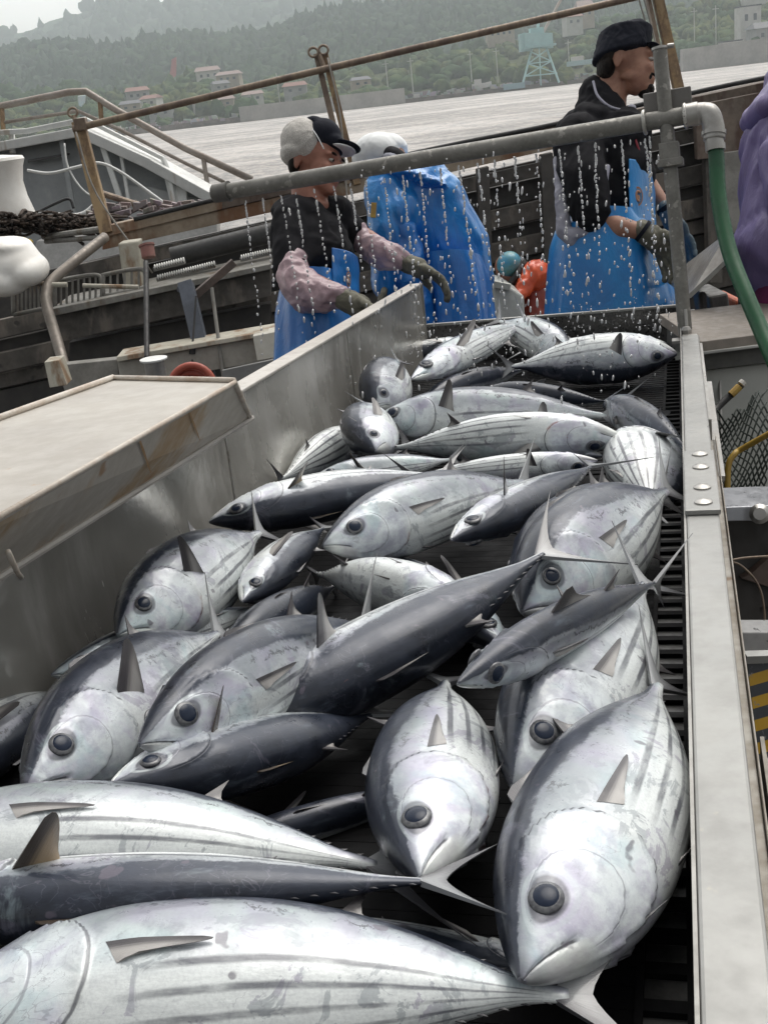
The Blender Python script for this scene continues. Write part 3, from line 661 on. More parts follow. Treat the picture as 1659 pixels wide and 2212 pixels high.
for i, (lab, s_, t_, hw, sd, ph, kw) in enumerate(FISH): place_fish(i+1, lab, s_, t_, hw, sd, ph, **kw)
# ================================================================== far shore, water
def big_mesh(name, V_, F_, mat, smooth=False):
    V_ = np.asarray(V_, np.float32); F_ = np.asarray(F_, np.int32); me = bpy.data.meshes.new(name); k = F_.shape[1]
    me.vertices.add(len(V_)); me.vertices.foreach_set('co', V_.ravel()); me.loops.add(F_.size); me.loops.foreach_set('vertex_index', F_.ravel())
    me.polygons.add(len(F_)); me.polygons.foreach_set('loop_start', np.arange(0, F_.size, k, dtype=np.int32)); me.polygons.foreach_set('loop_total', np.full(len(F_), k, dtype=np.int32))
    if smooth: me.polygons.foreach_set('use_smooth', np.ones(len(F_), bool))
    me.update(calc_edges=True); me.validate(); me.materials.append(mat)
    o = bpy.data.objects.new(name, me); COL.objects.link(o); return o
def water_mat():
    g = NG('harbour_water'); co = g.tc()
    w1 = g.noise(g.mapv(co, (.35, .22, 1)), 1.0, 7, .65, .6); w2 = g.noise(g.mapv(co, (1, .5, 1)), 1.6, 4, .6); w3 = g.noise(g.mapv(co, (.02, .045, 1)), 1.0, 7, .7, 1.2)
    col = g.mix(g.ss(w3*.35+w1*.35+w2*.3, .42, .56), (.44, .395, .355), (.20, .19, .18))  # ripple light and dark are mixed into the water colour
    return g.out(color=col, rough=g.ss(w3, .35, .62, .35, .6), normal=g.bump(w1*.8+w2*.3, 1.0, .8), spec=.35, metal=.0)
P = [(-4000, 9), (4000, 9), (4000, 5000), (-4000, 5000)]
me = MB(); me.add([(x, y, 0) for x, y in P], [(0, 1, 2, 3)]); o = me.build('water', water_mat()); stretch(o)
def hill_mat(name, c1, c2, sc):
    g = NG(name); co = g.tc(); n = g.noise(co, sc, 6, .65); n2 = g.noise(co, sc*8, 4, .7)
    return g.out(color=g.mix(g.ss(n*.5+n2*.5, .35, .65), c1, c2), rough=.95, normal=g.bump(n2, .8, 3.0), spec=.1)
def ridge(name, base, crest, db, dc, mat, amp, nx=160, ny=26, back=300):
    xs = np.linspace(-500, 2200, nx); yb = np.interp(xs, *zip(*base)); yc = np.interp(xs, *zip(*crest)); rows = []
    for j in range(ny):
        t = j/(ny-1); row = []
        for i, x in enumerate(xs):
            n = mnoise.fractal(Vector((x*.006, t*2.2, db*.01)), 1.0, 2.1, 5)
            d = db+(dc-db)*t
            p = W(x, yb[i]*(1-t**.8)+yc[i]*t**.8, d); p = p+A(0, n*amp*1.5*min(1, t*3), n*amp*min(1, t*2)*(1-.6*t))
            if j == 0: p = A(p[0], p[1], -.8)
            row.append(p)
        rows.append(row)
    last = rows[-1]; rows.append([p+A(0, back, -back*.35) for p in last])
    rows.append([A(p[0], p[1]+back*2.5, -1.5) for p in last])
    Vv = [p for r in rows for p in r]; w = nx; Ff = [(i*w+j, i*w+j+1, (i+1)*w+j+1, (i+1)*w+j) for i in range(len(rows)-1) for j in range(w-1)]
    o = big_mesh(name, Vv, Ff, mat, True); stretch(o); return rows
sh = lambda x, d: 198-.1155*(x-830)+(4.0/d)*FPX            # a level line at water height, d metres away
far_c = [(-500, 190), (-200, 120), (0, 76), (55, 70), (110, 42), (190, 22), (222, 0), (262, -10), (292, 8), (318, 16), (360, 2), (450, -16), (700, -40), (1200, -40), (2200, -60)]
mid_c = [(-500, 210), (-200, 160), (0, 122), (90, 98), (200, 104), (310, 94), (400, 90), (470, 96), (560, 72), (650, 48), (780, 26), (900, 8), (1000, -20), (1400, -45), (2200, -70)]
near_c = [(-500, 250), (0, 212), (150, 196), (260, 214), (340, 196), (440, 172), (520, 196), (640, 186), (760, 150), (900, 120), (1050, 112), (1180, 96), (1300, 60), (1420, 40), (1500, 10), (1560, 8), (1660, -20), (2200, -60)]
b_far = [(x, sh(x, 900)) for x in (-500, 2200)]; b_near = [(x, sh(x, 352)) for x in (-500, 2200)]
HM1 = hill_mat('far_mountain_forest', (.022, .045, .022), (.04, .07, .032), .01); HM2 = hill_mat('hill_forest', (.028, .055, .022), (.05, .085, .03), .03); HM3 = hill_mat('shore_slope', (.05, .075, .03), (.10, .11, .055), .08)
RF = ridge('mountains', b_far, far_c, 1050, 1550, HM1, 17, back=90); RM = ridge('wooded_hill', [(x, sh(x, 520)) for x in (-500, 2200)], mid_c, 520, 840, HM2, 10, back=60)
RN = ridge('shore_slope', b_near, near_c, 352, 500, HM3, 3.0, back=60)
# tree masses: crowns with ragged outlines, merged
def ico(sub):
    bm = bmesh.new(); bmesh.ops.create_icosphere(bm, subdivisions=sub, radius=1); v = np.array([x.co[:] for x in bm.verts]); f = np.array([[q.index for q in p.verts] for p in bm.faces]); bm.free(); return v, f
def crowns(name, rows, n, smin, smax, mat, label, tmax=1.0, xr=(-300, 1950), conifer=.3, dens=None):
    v0, f0 = ico(2); R = np.array([[p for p in r] for r in rows[:26]]); ny, nx = R.shape[:2]; VV = []; FF = []; rs = np.random.RandomState(len(name)*7+n)
    cnt = 0
    while cnt < n:
        tj = rs.rand()*tmax*(ny-1.01); px = rs.uniform(*xr); ti = (px+500)/2700*(nx-1)
        if dens is not None and rs.rand() > dens(px, tj/(ny-1)): continue
        i, j = int(ti), int(tj); fx, fy = ti-i, tj-j
        p = (R[j, i]*(1-fx)+R[j, i+1]*fx)*(1-fy)+(R[j+1, i]*(1-fx)+R[j+1, i+1]*fx)*fy
        s = rs.uniform(smin, smax); k = len(v0); d = v0.copy()
        d *= (1+rs.uniform(-.32, .32, (k, 1)))
        if rs.rand() < conifer: d[:, 2] = d[:, 2]*1.5; d[:, :2] *= (np.clip(.95-d[:, 2:3]*.42, .12, 1))*.75
        d = d*s*A(rs.uniform(.8, 1.25), rs.uniform(.8, 1.25), rs.uniform(.7, 1.1))+p+A(0, 0, s*.55)
        VV.append(d); FF.append(f0+cnt*k); cnt += 1
    o = big_mesh(name, np.concatenate(VV), np.concatenate(FF), mat); tag(o, label, 'forest', kind='stuff'); return o
def crown_mat(name, c1, c2, c3, sc):
    g = NG(name); co = g.tc(); n = g.noise(co, sc, 3, .6); n2 = g.noise(co, sc*14, 4, .7)
    return g.out(color=g.mix(g.ss(n2, .4, .65), g.mix(g.ss(n, .42, .6), c1, c2), c3), rough=.95, normal=g.bump(n2, 1.0, .6), spec=.1)
crowns('forest_crest', RF, 1800, 6, 11, crown_mat('far_crowns', (.02, .04, .02), (.035, .06, .03), (.015, .03, .015), .02), 'dark trees along the far mountain side', conifer=.4)
crowns('forest', RM, 5400, 2.6, 6.0, crown_mat('hill_crowns', (.022, .046, .022), (.038, .068, .028), (.015, .03, .016), .015), 'dense dark green forest covering the hill', conifer=.55)
crowns('shore_trees', RN, 1150, 1.4, 3.8, crown_mat('shore_crowns', (.045, .085, .032), (.105, .125, .042), (.03, .055, .022), .03), 'light green trees and bushes on the shore slope', conifer=.1,
       dens=lambda x, t: .9 if x > 1350 or x < 700 else .30+.6*t)
# quay strip and sea walls
CONC = plain('pale_concrete', (.42, .41, .39), (.30, .29, .28), rough=.9, scale=.2)
RUB = plain('shore_rubble', (.20, .17, .15), (.09, .08, .075), rough=.95, scale=.35, bump=.5, bd=.5)
def shore_box(name, label, x0, x1, d0, h, dep, mat, z0=-1.0, cat='wall', kind=None, slope=0):
    a = W(x0, sh(x0, d0), d0); b_ = W(x1, sh(x1, d0), d0); a[2] = b_[2] = 0; n = nrm(A(-(b_-a)[1], (b_-a)[0], 0))
    m = MB(); m.hexa([A(*a[:2], z0), A(*b_[:2], z0), b_+n*dep+A(0, 0, z0), a+n*dep+A(0, 0, z0), A(*a[:2], h), A(*b_[:2], h+slope), b_+n*dep+A(0, 0, h+slope), a+n*dep+A(0, 0, h)])
    return tag(m.build(name, mat), label, cat, kind=kind)
shore_box('sea_wall', 'long low concrete sea wall on the far shore left of the crane', 520, 876, 348, 4.4, 3, CONC)
shore_box('sea_wall', 'high pale concrete sea wall on the far shore right of the capped man', 1475, 2300, 340, 6.2, 3, CONC, slope=2.0)
shore_box('quay', None, 870, 1480, 350, 1.2, 8, RUB, cat=None, kind='structure')
shore_box('shore_bank', None, -400, 530, 352, 1.6, 8, RUB, cat=None, kind='structure')
# shore clutter: rocks and sheds mass at the water edge
m = MB(); rs = np.random.RandomState(4)
for i in range(420):
    x = rs.uniform(-350, 1500); p = W(x, sh(x, 354), 352+rs.uniform(0, 5)); p[2] = rs.uniform(1, 2.3); s = rs.uniform(.4, 1.5)
    m.box(p, (s*1.6, s, s*.9), (nrm(A(1, rs.uniform(-.5, .5), rs.uniform(-.2, .2))), A(0, 1, 0), A(0, 0, 1)))
g_ = NG('shore_clutter_paint'); vz = g_.n.new('ShaderNodeTexVoronoi'); g_.link(g_.tc(), vz.inputs[0]); vz.inputs['Scale'].default_value = .5
hsv = g_.n.new('ShaderNodeHueSaturation'); g_.link(V(g_, vz.outputs[1]), hsv.inputs['Color']); hsv.inputs['Saturation'].default_value = .25; hsv.inputs['Value'].default_value = .5
tag(m.build('shore_debris', g_.out(color=V(g_, hsv.outputs[0]), rough=.8)), 'rubble, crates and rocks piled along the far waterline', 'rubble', kind='stuff')
# ---- houses
HW = [plain('house_wall_white', (.60, .59, .56), (.5, .49, .46), rough=.85, scale=.5), plain('house_wall_tan', (.42, .36, .28), (.34, .29, .23), rough=.85, scale=.5), plain('house_wall_grey', (.36, .36, .36), (.28, .28, .28), rough=.85, scale=.5)]
HR = [plain('roof_dark', (.07, .07, .08), (.11, .11, .12), rough=.7, scale=2), plain('roof_red', (.22, .09, .07), (.16, .08, .06), rough=.75, scale=2), plain('roof_rose', (.27, .19, .17), (.2, .15, .14), rough=.8, scale=2)]
WIN = plain('far_window', (.05, .06, .08), (.08, .09, .1), rough=.25)
def house(px, py, d, w, h, dp, wi, ri, label, rot=0.0, flat=False, group='houses on the far shore'):
    c = W(px, py, d); X = A(math.cos(rot), math.sin(rot), 0); Y = A(-X[1], X[0], 0); Z = A(0, 0, 1)
    t = thing('house', label, 'house', c, group)
    m = MB(); m.box(c+Z*(h/2-1.5), (w, dp, h+3), (X, Y, Z)); m.build('wall', HW[wi], t)
    m = MB(); top = c+Z*h
    if flat: m.box(top+Z*.2, (w*1.06, dp*1.06, .4), (X, Y, Z))
    else:
        e = w*.56; f = dp*.6; r = h*.42
        pr = [top-X*e-Y*f, top+X*e-Y*f, top+X*e+Y*f, top-X*e+Y*f, top-X*e*.8+Z*r, top+X*e*.8+Z*r]
        m.add(pr, [(3, 2, 1, 0), (0, 1, 5, 4), (2, 3, 4, 5), (1, 2, 5), (3, 0, 4)])
    m.build('roof', HR[ri], t)
    for k in range(max(2, int(w/2.6))):
        q = c-Y*(dp/2+.03)+X*((k+.5)/max(2, int(w/2.6))-.5)*w*.85+Z*h*.55
        m = MB(); m.box(q, (1.0, .06, h*.28), (X, Y, Z)); m.build('window', WIN, t)
    return t
hs_ = [
 (300, 218, 420, 11, 4.2, 8, 2, 1, 'grey house with a red roof at the left end of the village, below the forest', .2),
 (330, 232, 400, 8, 3.6, 7, 0, 1, 'small white house with a red roof near the left shore', -.2),
 (285, 242, 385, 9, 3.2, 6, 1, 0, 'tan house with a dark roof low by the left waterline', .1),
 (352, 254, 372, 10, 3.4, 6, 2, 0, 'grey house with a dark roof directly on the left waterline', 0),
 (452, 176, 470, 13, 5, 8, 0, 2, 'white house with a rose roof high on the slope above the sea wall', .1),
 (498, 180, 455, 12, 4, 8, 1, 2, 'tan house with a rose roof beside the high white house', -.1),
 (478, 198, 430, 8, 3.4, 6, 2, 0, 'grey house with a dark roof between the slope houses', .3),
 (438, 236, 380, 8, 3.4, 6, 0, 1, 'white house with a red roof just left of the low sea wall', .1),
 (486, 234, 376, 9, 3.4, 6, 1, 2, 'tan house with a rose roof touching the low sea wall', 0),
 (548, 222, 372, 9, 3.2, 6, 0, 2, 'white house with a rose roof behind the left part of the low sea wall', .1),
 (640, 206, 372, 10, 3.6, 6, 2, 1, 'grey house with a red roof behind the middle of the low sea wall', 0),
 (780, 190, 372, 8, 3.0, 6, 1, 0, 'tan house with a dark roof behind the right part of the low sea wall', .1),
 (1080, 84, 480, 15, 4.4, 8, 1, 2, 'long rose roofed building on the slope left of the crane', 0),
 (1262, 46, 480, 9, 7, 8, 1, 2, 'tall tan building among trees right of the crane', 0),
 (1236, 60, 470, 9, 5, 7, 0, 1, 'white building with red roof behind the crane head', .1),
 ]
for q in hs_: house(*q[:3], q[3]*.74, q[4]*.8, *q[5:])
house(1614, 66, 372, 6.6, 7.0, 6, 0, 0, 'square white block with a flat roof above the high sea wall', 0, True)
house(1662, 92, 362, 12, 4.4, 9, 2, 0, 'grey warehouse with a big dark roof behind the high sea wall', 0)
house(1576, 106, 350, 6, 2.0, 4, 0, 0, 'small white flat hut on the high sea wall', 0, True)
house(1630, 6, 470, 11, 5.0, 6, 0, 2, 'white house on top of the right slope', 0)
# red banner structure on the hill
m = MB(); c = W(372, 150, 620); m.hexa([c+A(-2.6, 0, -6), c+A(1.2, 0, -6), c+A(1.2, 1, -6), c+A(-2.6, 1, -6), c+A(.8, 0, 5), c+A(3.4, 0, 6), c+A(3.4, 1, 6), c+A(.8, 1, 5)])
tag(m.build('painted_slope_board', plain('red_board', (.5, .06, .04), (.4, .05, .04), rough=.8)), 'slanted red patch standing among the trees on the hill', 'board')
# ---- utility poles
pm = plain('pale_pole', (.55, .55, .52), (.45, .45, .42), rough=.8)
pole_l = {607: 'above the left village', 840: 'behind the low sea wall', 893: 'at the right end of the low sea wall', 1020: 'on the bank between sea wall and crane', 1076: 'nearest left of the crane', 1230: 'nearest right of the crane', 1546: 'among the yellow green trees', 1500: 'left of the yellow green trees'}
for px, lb in pole_l.items():
    p = W(px, sh(px, 372)-14, 372); h = 11 if px < 1400 else 16
    t = thing('utility_pole', 'thin pale utility pole '+lb, 'pole', p, 'utility poles on the far shore')
    m = MB(); m.tube([p-A(0, 0, 3), p+A(0, 0, h)], [.2, .13], 8); m.build('shaft', pm, t)
    m = MB(); m.box(p+A(0, 0, h-1), (2.0, .15, .18)); m.build('cross_arm', pm, t)
# ---- dock crane
CR = plain('pale_teal_paint', (.36, .56, .56), (.30, .47, .48), rough=.6, scale=.6)
cr = thing('dock_crane', 'pale teal harbour crane with a square cabin on four splayed legs', 'crane', W(1162, 182, 350))
def cw(px, py, dd=0): return W(px, py, 350+dd)
m = MB()
for dd in (-3, 3): m.tube([cw(1128, 184, dd), cw(1150, 100, dd*.4)], .36, 6); m.build('leg', CR, cr); m = MB(); m.tube([cw(1207, 178, dd), cw(1178, 98, dd*.4)], .36, 6); m.build('leg', CR, cr); m = MB()
m = MB()
for a_, b_ in (((1133, 165), (1203, 158)), ((1140, 138), (1190, 132)), ((1133, 165), (1190, 132)), ((1203, 158), (1140, 138)), ((1146, 112), (1190, 132)), ((1180, 108), (1140, 138)), ((1164, 100), (1168, 184))):
    for dd in (-2.5, 2.5): m.tube([cw(*a_, dd), cw(*b_, dd)], .20, 6)
m.build('bracing', CR, cr)
m = MB(); m.box(cw(1160, 88), (8.5, 6, 4.2), (nrm(CX), _h*0+A(0, 1, 0), A(0, 0, 1))); m.box(cw(1134, 92), (3.4, 4.6, 5.0)); m.build('cabin', CR, cr)
m = MB(); m.box(cw(1158, 68), (4, 4, 2)); m.tube([cw(1160, 72), cw(1163, 42)], .5, 6); m.box(cw(1163, 100), (9.5, 7, .6)); m.build('mast', CR, cr)
m = MB()
for dx in (-4, 4): m.tube([cw(1172+dx*.3, 72, dx*.3), cw(1222+dx*.2, -22, dx*.2)], .32, 6)
for k in range(8): q0 = .1+k*.11; m.tube([cw(1172+50*q0-1.2, 72-94*q0, -1.2), cw(1172+50*(q0+.08)+1.2, 72-94*(q0+.08), 1.2)], .14, 5)
m.build('boom', plain('boom_paint', (.5, .44, .40), (.4, .34, .3), rough=.7), cr)
m = MB(); m.box(cw(1110, 186, -2), (6, 4, 1.6)); tag(m.build('work_boat', plain('boat_teal', (.3, .45, .5), (.2, .3, .35))), 'low teal barge moored at the foot of the crane', 'boat')
for px, py, s, cc, lb in ((905, 218, 2.2, (.62, .62, .6), 'small white boat by the end of the low sea wall'), (1038, 186, 2.6, (.6, .6, .58), 'white boat hull on the bank below the slope'), (1256, 136, 4.5, (.35, .5, .52), 'pale teal boat on the bank left of the capped man')):
    p = W(px, py, 352); m = MB(); pts = [p+A(-s, -.9, 0), p+A(s*.6, -.9, 0), p+A(s*1.3, 0, .3), p+A(s*.6, .9, 0), p+A(-s, .9, 0)]
    m.slab([q-A(0, 0, .6) for q in pts], A(0, 0, 1.4)); t = thing('moored_boat', lb, 'boat', p, 'boats on the far shore'); m.build('hull', plain('boat_hull_paint', cc, rough=.5), t)
    m = MB(); m.box(p+A(-s*.3, 0, 1.4), (s*.8, 1.3, 1.3)); m.build('wheelhouse', plain('boat_house_paint', (.6, .6, .58), rough=.5), t)
# ================================================================== deck, boat bulwark, left vessel
WOOD = plain('weathered_tan_paint', (.33, .27, .20), (.22, .17, .12), rough=.75, scale=5, bump=.3, streak=((.16, .08, .04), 3, .8), spots=((.12, .08, .05), 9, .66))
BRN = plain('brown_bulwark', (.16, .125, .10), (.10, .08, .065), rough=.8, scale=4, bump=.35, streak=((.07, .04, .03), 4, .7))
PLK = plain('grey_brown_planks', (.10, .09, .078), (.05, .045, .04), rough=.75, scale=3, bump=.35, streak=((.15, .13, .11), 5, .5), spots=((.035, .03, .028), 7, .62))
RUST = plain('rusty_post_paint', (.30, .20, .10), (.14, .09, .06), rough=.7, scale=7, bump=.25, streak=((.38, .27, .15), 6, .6))
TUBE = plain('oxidised_rail_tube', (.27, .21, .15), (.14, .10, .08), rough=.5, metal=.3, scale=9, st=(1, 1, .3))
GREYP = plain('old_grey_paint', (.24, .235, .215), (.15, .145, .13), rough=.65, scale=6, streak=((.12, .09, .06), 5, .5))
BEIGE = plain('dirty_cream_paint', (.46, .44, .37), (.34, .32, .26), rough=.65, scale=5, streak=((.22, .14, .08), 6, .6))
WHITEP = plain('white_boat_paint', (.74, .75, .73), (.62, .63, .61), rough=.45, scale=4, streak=((.45, .40, .34), 4, .35))
SGREY = plain('hull_grey_paint', (.30, .315, .32), (.24, .255, .26), rough=.6, scale=2.5, streak=((.38, .39, .39), 2, .4))
BLK = plain('black_rubber', (.015, .015, .016), (.03, .03, .03), rough=.6, scale=8)
Yd = A(0, 1, 0)
m = MB(); z = 2.35
m.add([A(-14, -6, z), A(14, -6, z), A(14, 6.9, z), A(-14, 6.9, z)], [(0, 1, 2, 3)])
o = m.build('deck_floor', plain('wet_grey_deck', (.13, .125, .12), (.07, .068, .065), rough=.35, scale=2.5, bump=.2)); stretch(o)
bw = thing('boat_bulwark', 'weathered tan and brown boat side with gunwale running behind the workers', 'boat', W(900, 700, 7))
def bq(p4, d, th, mat, name='plank_and_shade_row', par=bw, dd=None):
    m = MB(); ds = dd or [d]*4; m.slab([W(x, y, q) for (x, y), q in zip(p4, ds)], Yd*th); return m.build(name, mat, par, bevel=.004)
bq([(222, 512), (1215, 285), (1215, 318), (222, 540)], 7.0, .16, WOOD, 'gunwale')
bq([(236, 487), (480, 431), (480, 452), (226, 513)], 6.98, .14, WOOD, 'gunwale_cap')
bq([(480, 431), (1215, 262), (1215, 285), (480, 452)], 6.99, .14, BRN, 'gunwale_cap')
bq([(1215, 270), (2500, -3), (2500, 59), (1215, 318)], 6.97, .2, BRN, 'gunwale')
m = MB(); m.tube(bez([W(290, 474, 6.95), W(470, 430, 6.95), W(800, 352, 6.95), W(1000, 308, 6.95), W(1210, 266, 6.95), W(1480, 204, 6.9), W(1700, 158, 6.9), W(2480, 2, 6.9)], 5), .014, 8); m.build('rub_line', BLK, bw, smooth=True)
# inner planking; shade between and below the planks is painted as dark rows
yl = lambda x, y0: y0-(x-222)*.222
rows_ = [(560, 30, PLK, .03), (592, 46, DARKM, .12), (642, 40, PLK, .04), (686, 26, DARKM, .12), (714, 42, PLK, .02), (760, 30, PLK, .07), (794, 80, DARKM, .10), (878, 40, PLK, .03), (920, 160, DARKM, .1)]
for y0, h, mt_, off in rows_:
    X0 = 120 if y0 < 640 else -400
    bq([(X0, yl(X0, y0)), (2500, yl(2500, y0)), (2500, yl(2500, y0+h)), (X0, yl(X0, y0+h))], 7.0+off, .06, mt_, 'plank_and_shade_row')
bq([(-500, yl(-500, 560)), (2500, yl(2500, 548)), (2500, yl(2500, 1200)), (-500, yl(-500, 1200))], 7.25, .05, DARKM, 'lining')
for px in (1030, 1168, 1520, 1600):
    bq([(px, yl(px, 545)), (px+26, yl(px+26, 545)), (px+40, yl(px, 900)), (px+12, yl(px, 900))], 6.9, .08, DARKM if px != 1520 else PLK, 'rib')
bq([(1500, 228), (1640, 200), (1640, 330), (1506, 345)], 6.88, .06, BRN, 'locker')
bq([(1560, 330), (1600, 325), (1610, 500), (1572, 505)], 6.85, .06, GREYP, 'rib')
# left lower part: ledge, box rail, lower wall
bq([(110, 668), (585, 570), (585, 582), (112, 684)], 6.5, .5, GREYP, 'ledge')
bq([(112, 684), (585, 582), (585, 640), (125, 740)], 6.55, .1, PLK, 'ledge_face')
bq([(150, 740), (585, 655), (585, 700), (150, 790)], 6.7, .1, DARKM, 'ledge_shadow')  # dark slab stands in for the shadow under the ledge
bq([(252, 771), (600, 712), (600, 722), (254, 782)], 5.9, .2, BEIGE, 'coaming_top')
bq([(254, 782), (600, 722), (600, 776), (262, 834)], 5.93, .08, plain('coaming_grey', (.34, .33, .29), (.24, .23, .2), rough=.65, scale=5), 'coaming')
bq([(120, 790), (254, 776), (262, 850), (150, 870)], 5.95, .08, GREYP, 'coaming')
bq([(546, 726), (598, 716), (598, 772), (556, 780)], 5.85, .14, plain('cream_box', (.55, .54, .48), (.45, .43, .37), rough=.5), 'bait_box')
bq([(96, 782), (128, 778), (146, 832), (108, 838)], 5.7, .12, BEIGE, 'fairlead_box')
bq([(480, 800), (620, 770), (640, 860), (480, 870)], 5.6, .02, plain('grey_hatch', (.22, .22, .215), (.14, .14, .135), rough=.35, scale=4), 'hatch')
# handrail and posts on the gunwale
hr_ = thing('handrail', 'rusty tube handrail on leaning brown posts above the gunwale', 'railing', W(700, 400, 7))
m = MB(); m.tube([W(158, 279, 6.94), W(690, 152, 6.94), W(1372, -6, 6.94), W(2500, -270, 6.94)], .021, 14); m.build('rail_tube', TUBE, hr_, smooth='auto')
m = MB(); a_, b_ = W(170, 264, 6.98), W(232, 505, 6.98); m.beam(a_, b_, .075, .055, up=-Yd); m.build('post', RUST, hr_, bevel=.004)
m = MB(); m.box(W(176, 268, 6.95), (.07, .08, .07)); m.build('post_cap', TUBE, hr_, bevel=.005)
for x0, x1, w_ in ((684, 752, .035), (702, 772, .042)):
    m = MB(); m.beam(W(x0, 118, 7.0), W(x1, 400, 7.0), w_, .04, up=-Yd); m.build('post', RUST if x0 > 700 else TUBE, hr_, bevel=.003)
for x0, x1, w_ in ((1412, 1470, .06), (1392, 1444, .022)):
    m = MB(); m.beam(W(x0, -40, 7.0), W(x1, 215, 7.0), w_, .05, up=-Yd); m.build('post', RUST if x0 > 1400 else TUBE, hr_, bevel=.003)
def ring(c, r, t=.008, par=hr_):
    m = MB(); m.tube([c+CX*r*math.cos(a)+CY*r*math.sin(a) for a in np.linspace(0, 2*PI, 18)], t, 6, cap=False); m.build('ring', TUBE, par, smooth=True)
for c in ((158, 243), (677, 113), (699, 108)): ring(W(*c, 6.96), .028)
m = MB(); m.tube([W(160, 250, 6.96), W(166, 268, 6.96)], .014, 8); m.tube([W(690, 118, 6.96), W(702, 150, 6.96)], .014, 8); m.build('shackle', TUBE, hr_)
for pts, r in (([(708, 125), (735, 250), (748, 400), (752, 470)], .006), ([(1386, -20), (1420, 110), (1440, 190)], .005), ([(1374, -20), (1412, 110)], .005), ([(165, 285), (210, 420), (330, 590)], .006)):
    m = MB(); m.tube(bez([W(x, y, 6.9) for x, y in pts], 6), r, 6); tag(m.build('lashing_line', plain('line_grey', (.3, .28, .25), (.2, .19, .17)), None, smooth=True), 'thin grey line running down beside the post at pixel region ' if False else {708: 'thin line hanging beside the double middle post', 1386: 'thin line beside the right brown post', 1374: 'second thin line left of the right brown post', 165: 'slack line hanging from the left post top'}[pts[0][0]], 'rope')
# bent pipe stanchion
bp = tag(None, None, None) if False else None
m = MB(); m.tube(bez([W(228, 512, 6.7), W(160, 566, 6.5), W(112, 608, 6.4), W(101, 634, 6.35), W(104, 668, 6.3), W(130, 756, 6.2), W(158, 860, 6.0)], 8), .030, 14)
tag(m.build('bent_pipe', plain('brown_grey_tube', (.25, .22, .19), (.16, .14, .12), rough=.45, metal=.3), smooth=True), 'bent grey brown pipe curving down from the gunwale corner', 'pipe')
# deck fittings at left
def loop_gate(x0, x1, y0, y1, d, n, lab):
    t = thing('barrier', lab, 'barrier', W((x0+x1)/2, y1, d), 'low tube barriers on the boat side')
    pts = [W(x0, y1, d), W(x0, y0+8, d), W(x0+10, y0, d), W(x1-14, y0-(x1-x0)*.12, d), W(x1, y0-(x1-x0)*.1+14, d), W(x1, y1-(x1-x0)*.2, d), W(x1-14, y1-(x1-x0)*.17, d), W(x0, y1, d)]
    m = MB(); m.tube(bez(pts, 4), .013, 8); m.build('frame', GREYP, t, smooth=True)
    for k in range(1, n):
        q = x0+(x1-x0)*k/n; m = MB(); m.tube([W(q, y0-(q-x0)*.12+2, d), W(q, y1-(q-x0)*.2-1, d)], .007, 6); m.build('bar', GREYP, t)
loop_gate(120, 220, 606, 668, 6.6, 8, 'low tube barrier with thin bars behind the bent pipe')
loop_gate(224, 316, 592, 640, 6.6, 6, 'low tube barrier just right of the bent pipe')
loop_gate(30, 112, 622, 680, 6.7, 9, 'low dark barrier at the left edge under the white fender')
m = MB(); m.slab([W(x, y, 6.7) for x, y in ((255, 526), (300, 520), (306, 620), (270, 632))], Yd*.15); tag(m.build('winch_housing', BEIGE, bevel=.01), 'cream coloured winch housing under the gunwale', 'winch')
m = MB(); m.tube([W(318, 531, 6.6), W(322, 556, 6.6)], .040, 16); m.tube([W(317, 528, 6.6), W(318, 532, 6.6)], .046, 16); tag(m.build('winch_drum', plain('faded_red_paint', (.30, .13, .11), (.22, .13, .11)), smooth='auto'), 'faded red drum beside the cream winch housing', 'drum')
m = MB(); m.tube([W(372, 556, 6.75), W(600, 500, 6.75)], .058, 18); tag(m.build('duct_pipe', plain('dark_duct', (.04, .04, .04), (.025, .025, .025), rough=.5), smooth='auto'), 'thick dark pipe running under the gunwale', 'pipe')
for (x0, y0, x1, y1, lab) in ((333, 577, 400, 560, 'short row of white rollers beside the red drum'), (340, 599, 466, 568, 'longer white roller strip under the thick dark pipe'), (520, 556, 590, 540, 'white roller strip left of the black shirted man')):
    t = thing('roller_strip', lab, 'rollers', W(x0, y0, 6.4), 'white roller strips'); n = int((x1-x0)/5)
    m = MB(); m.beam(W(x0, y0+5, 6.42), W(x1, y1+5, 6.42), .05, .02); m.build('strip_frame', GREYP, t)
    m = MB()
    for k in range(n):
        q = (k+.5)/n; c = W(x0+(x1-x0)*q, y0+(y1-y0)*q, 6.4); m.ell(c, .0095 if False else (.0052, .02, .014))
    rr = m.build('rollers', plain('white_roller', (.8, .8, .78), (.65, .65, .62), rough=.4), t); rr['kind'] = 'stuff'
m = MB(); m.tube([W(114, 615, 6.3), W(146, 615, 6.3)], .014, 10); m.tube([W(180, 617, 6.3), W(300, 620, 6.3)], .012, 8); tag(m.build('cream_pole', BEIGE), 'thin cream pole lying behind the bent pipe', 'pole')
m = MB(); m.beam(W(506, 566, 6.2), W(420, 640, 6.2), .045, .04); tag(m.build('boom_arm', plain('rust_boom', (.16, .12, .10), (.09, .07, .06)), bevel=.003), 'dark rusty boom arm slanting down to the blue grey davit', 'beam')
m = MB(); m.beam(W(402, 612, 6.15), W(452, 822, 6.0), .075, .06, up=-Yd); m.beam(W(388, 622, 6.2), W(414, 640, 6.15), .03, .03); tag(m.build('davit', plain('blue_grey_paint', (.10, .115, .145), (.07, .08, .10), rough=.6)), 'dark blue grey davit leaning over the red hose coil', 'davit')
m = MB(); m.tube([W(458, 622, 6.0), W(484, 822, 5.9)], .0095, 8); tag(m.build('steel_pole', GREYP), 'thin grey pole beside the davit', 'pole')
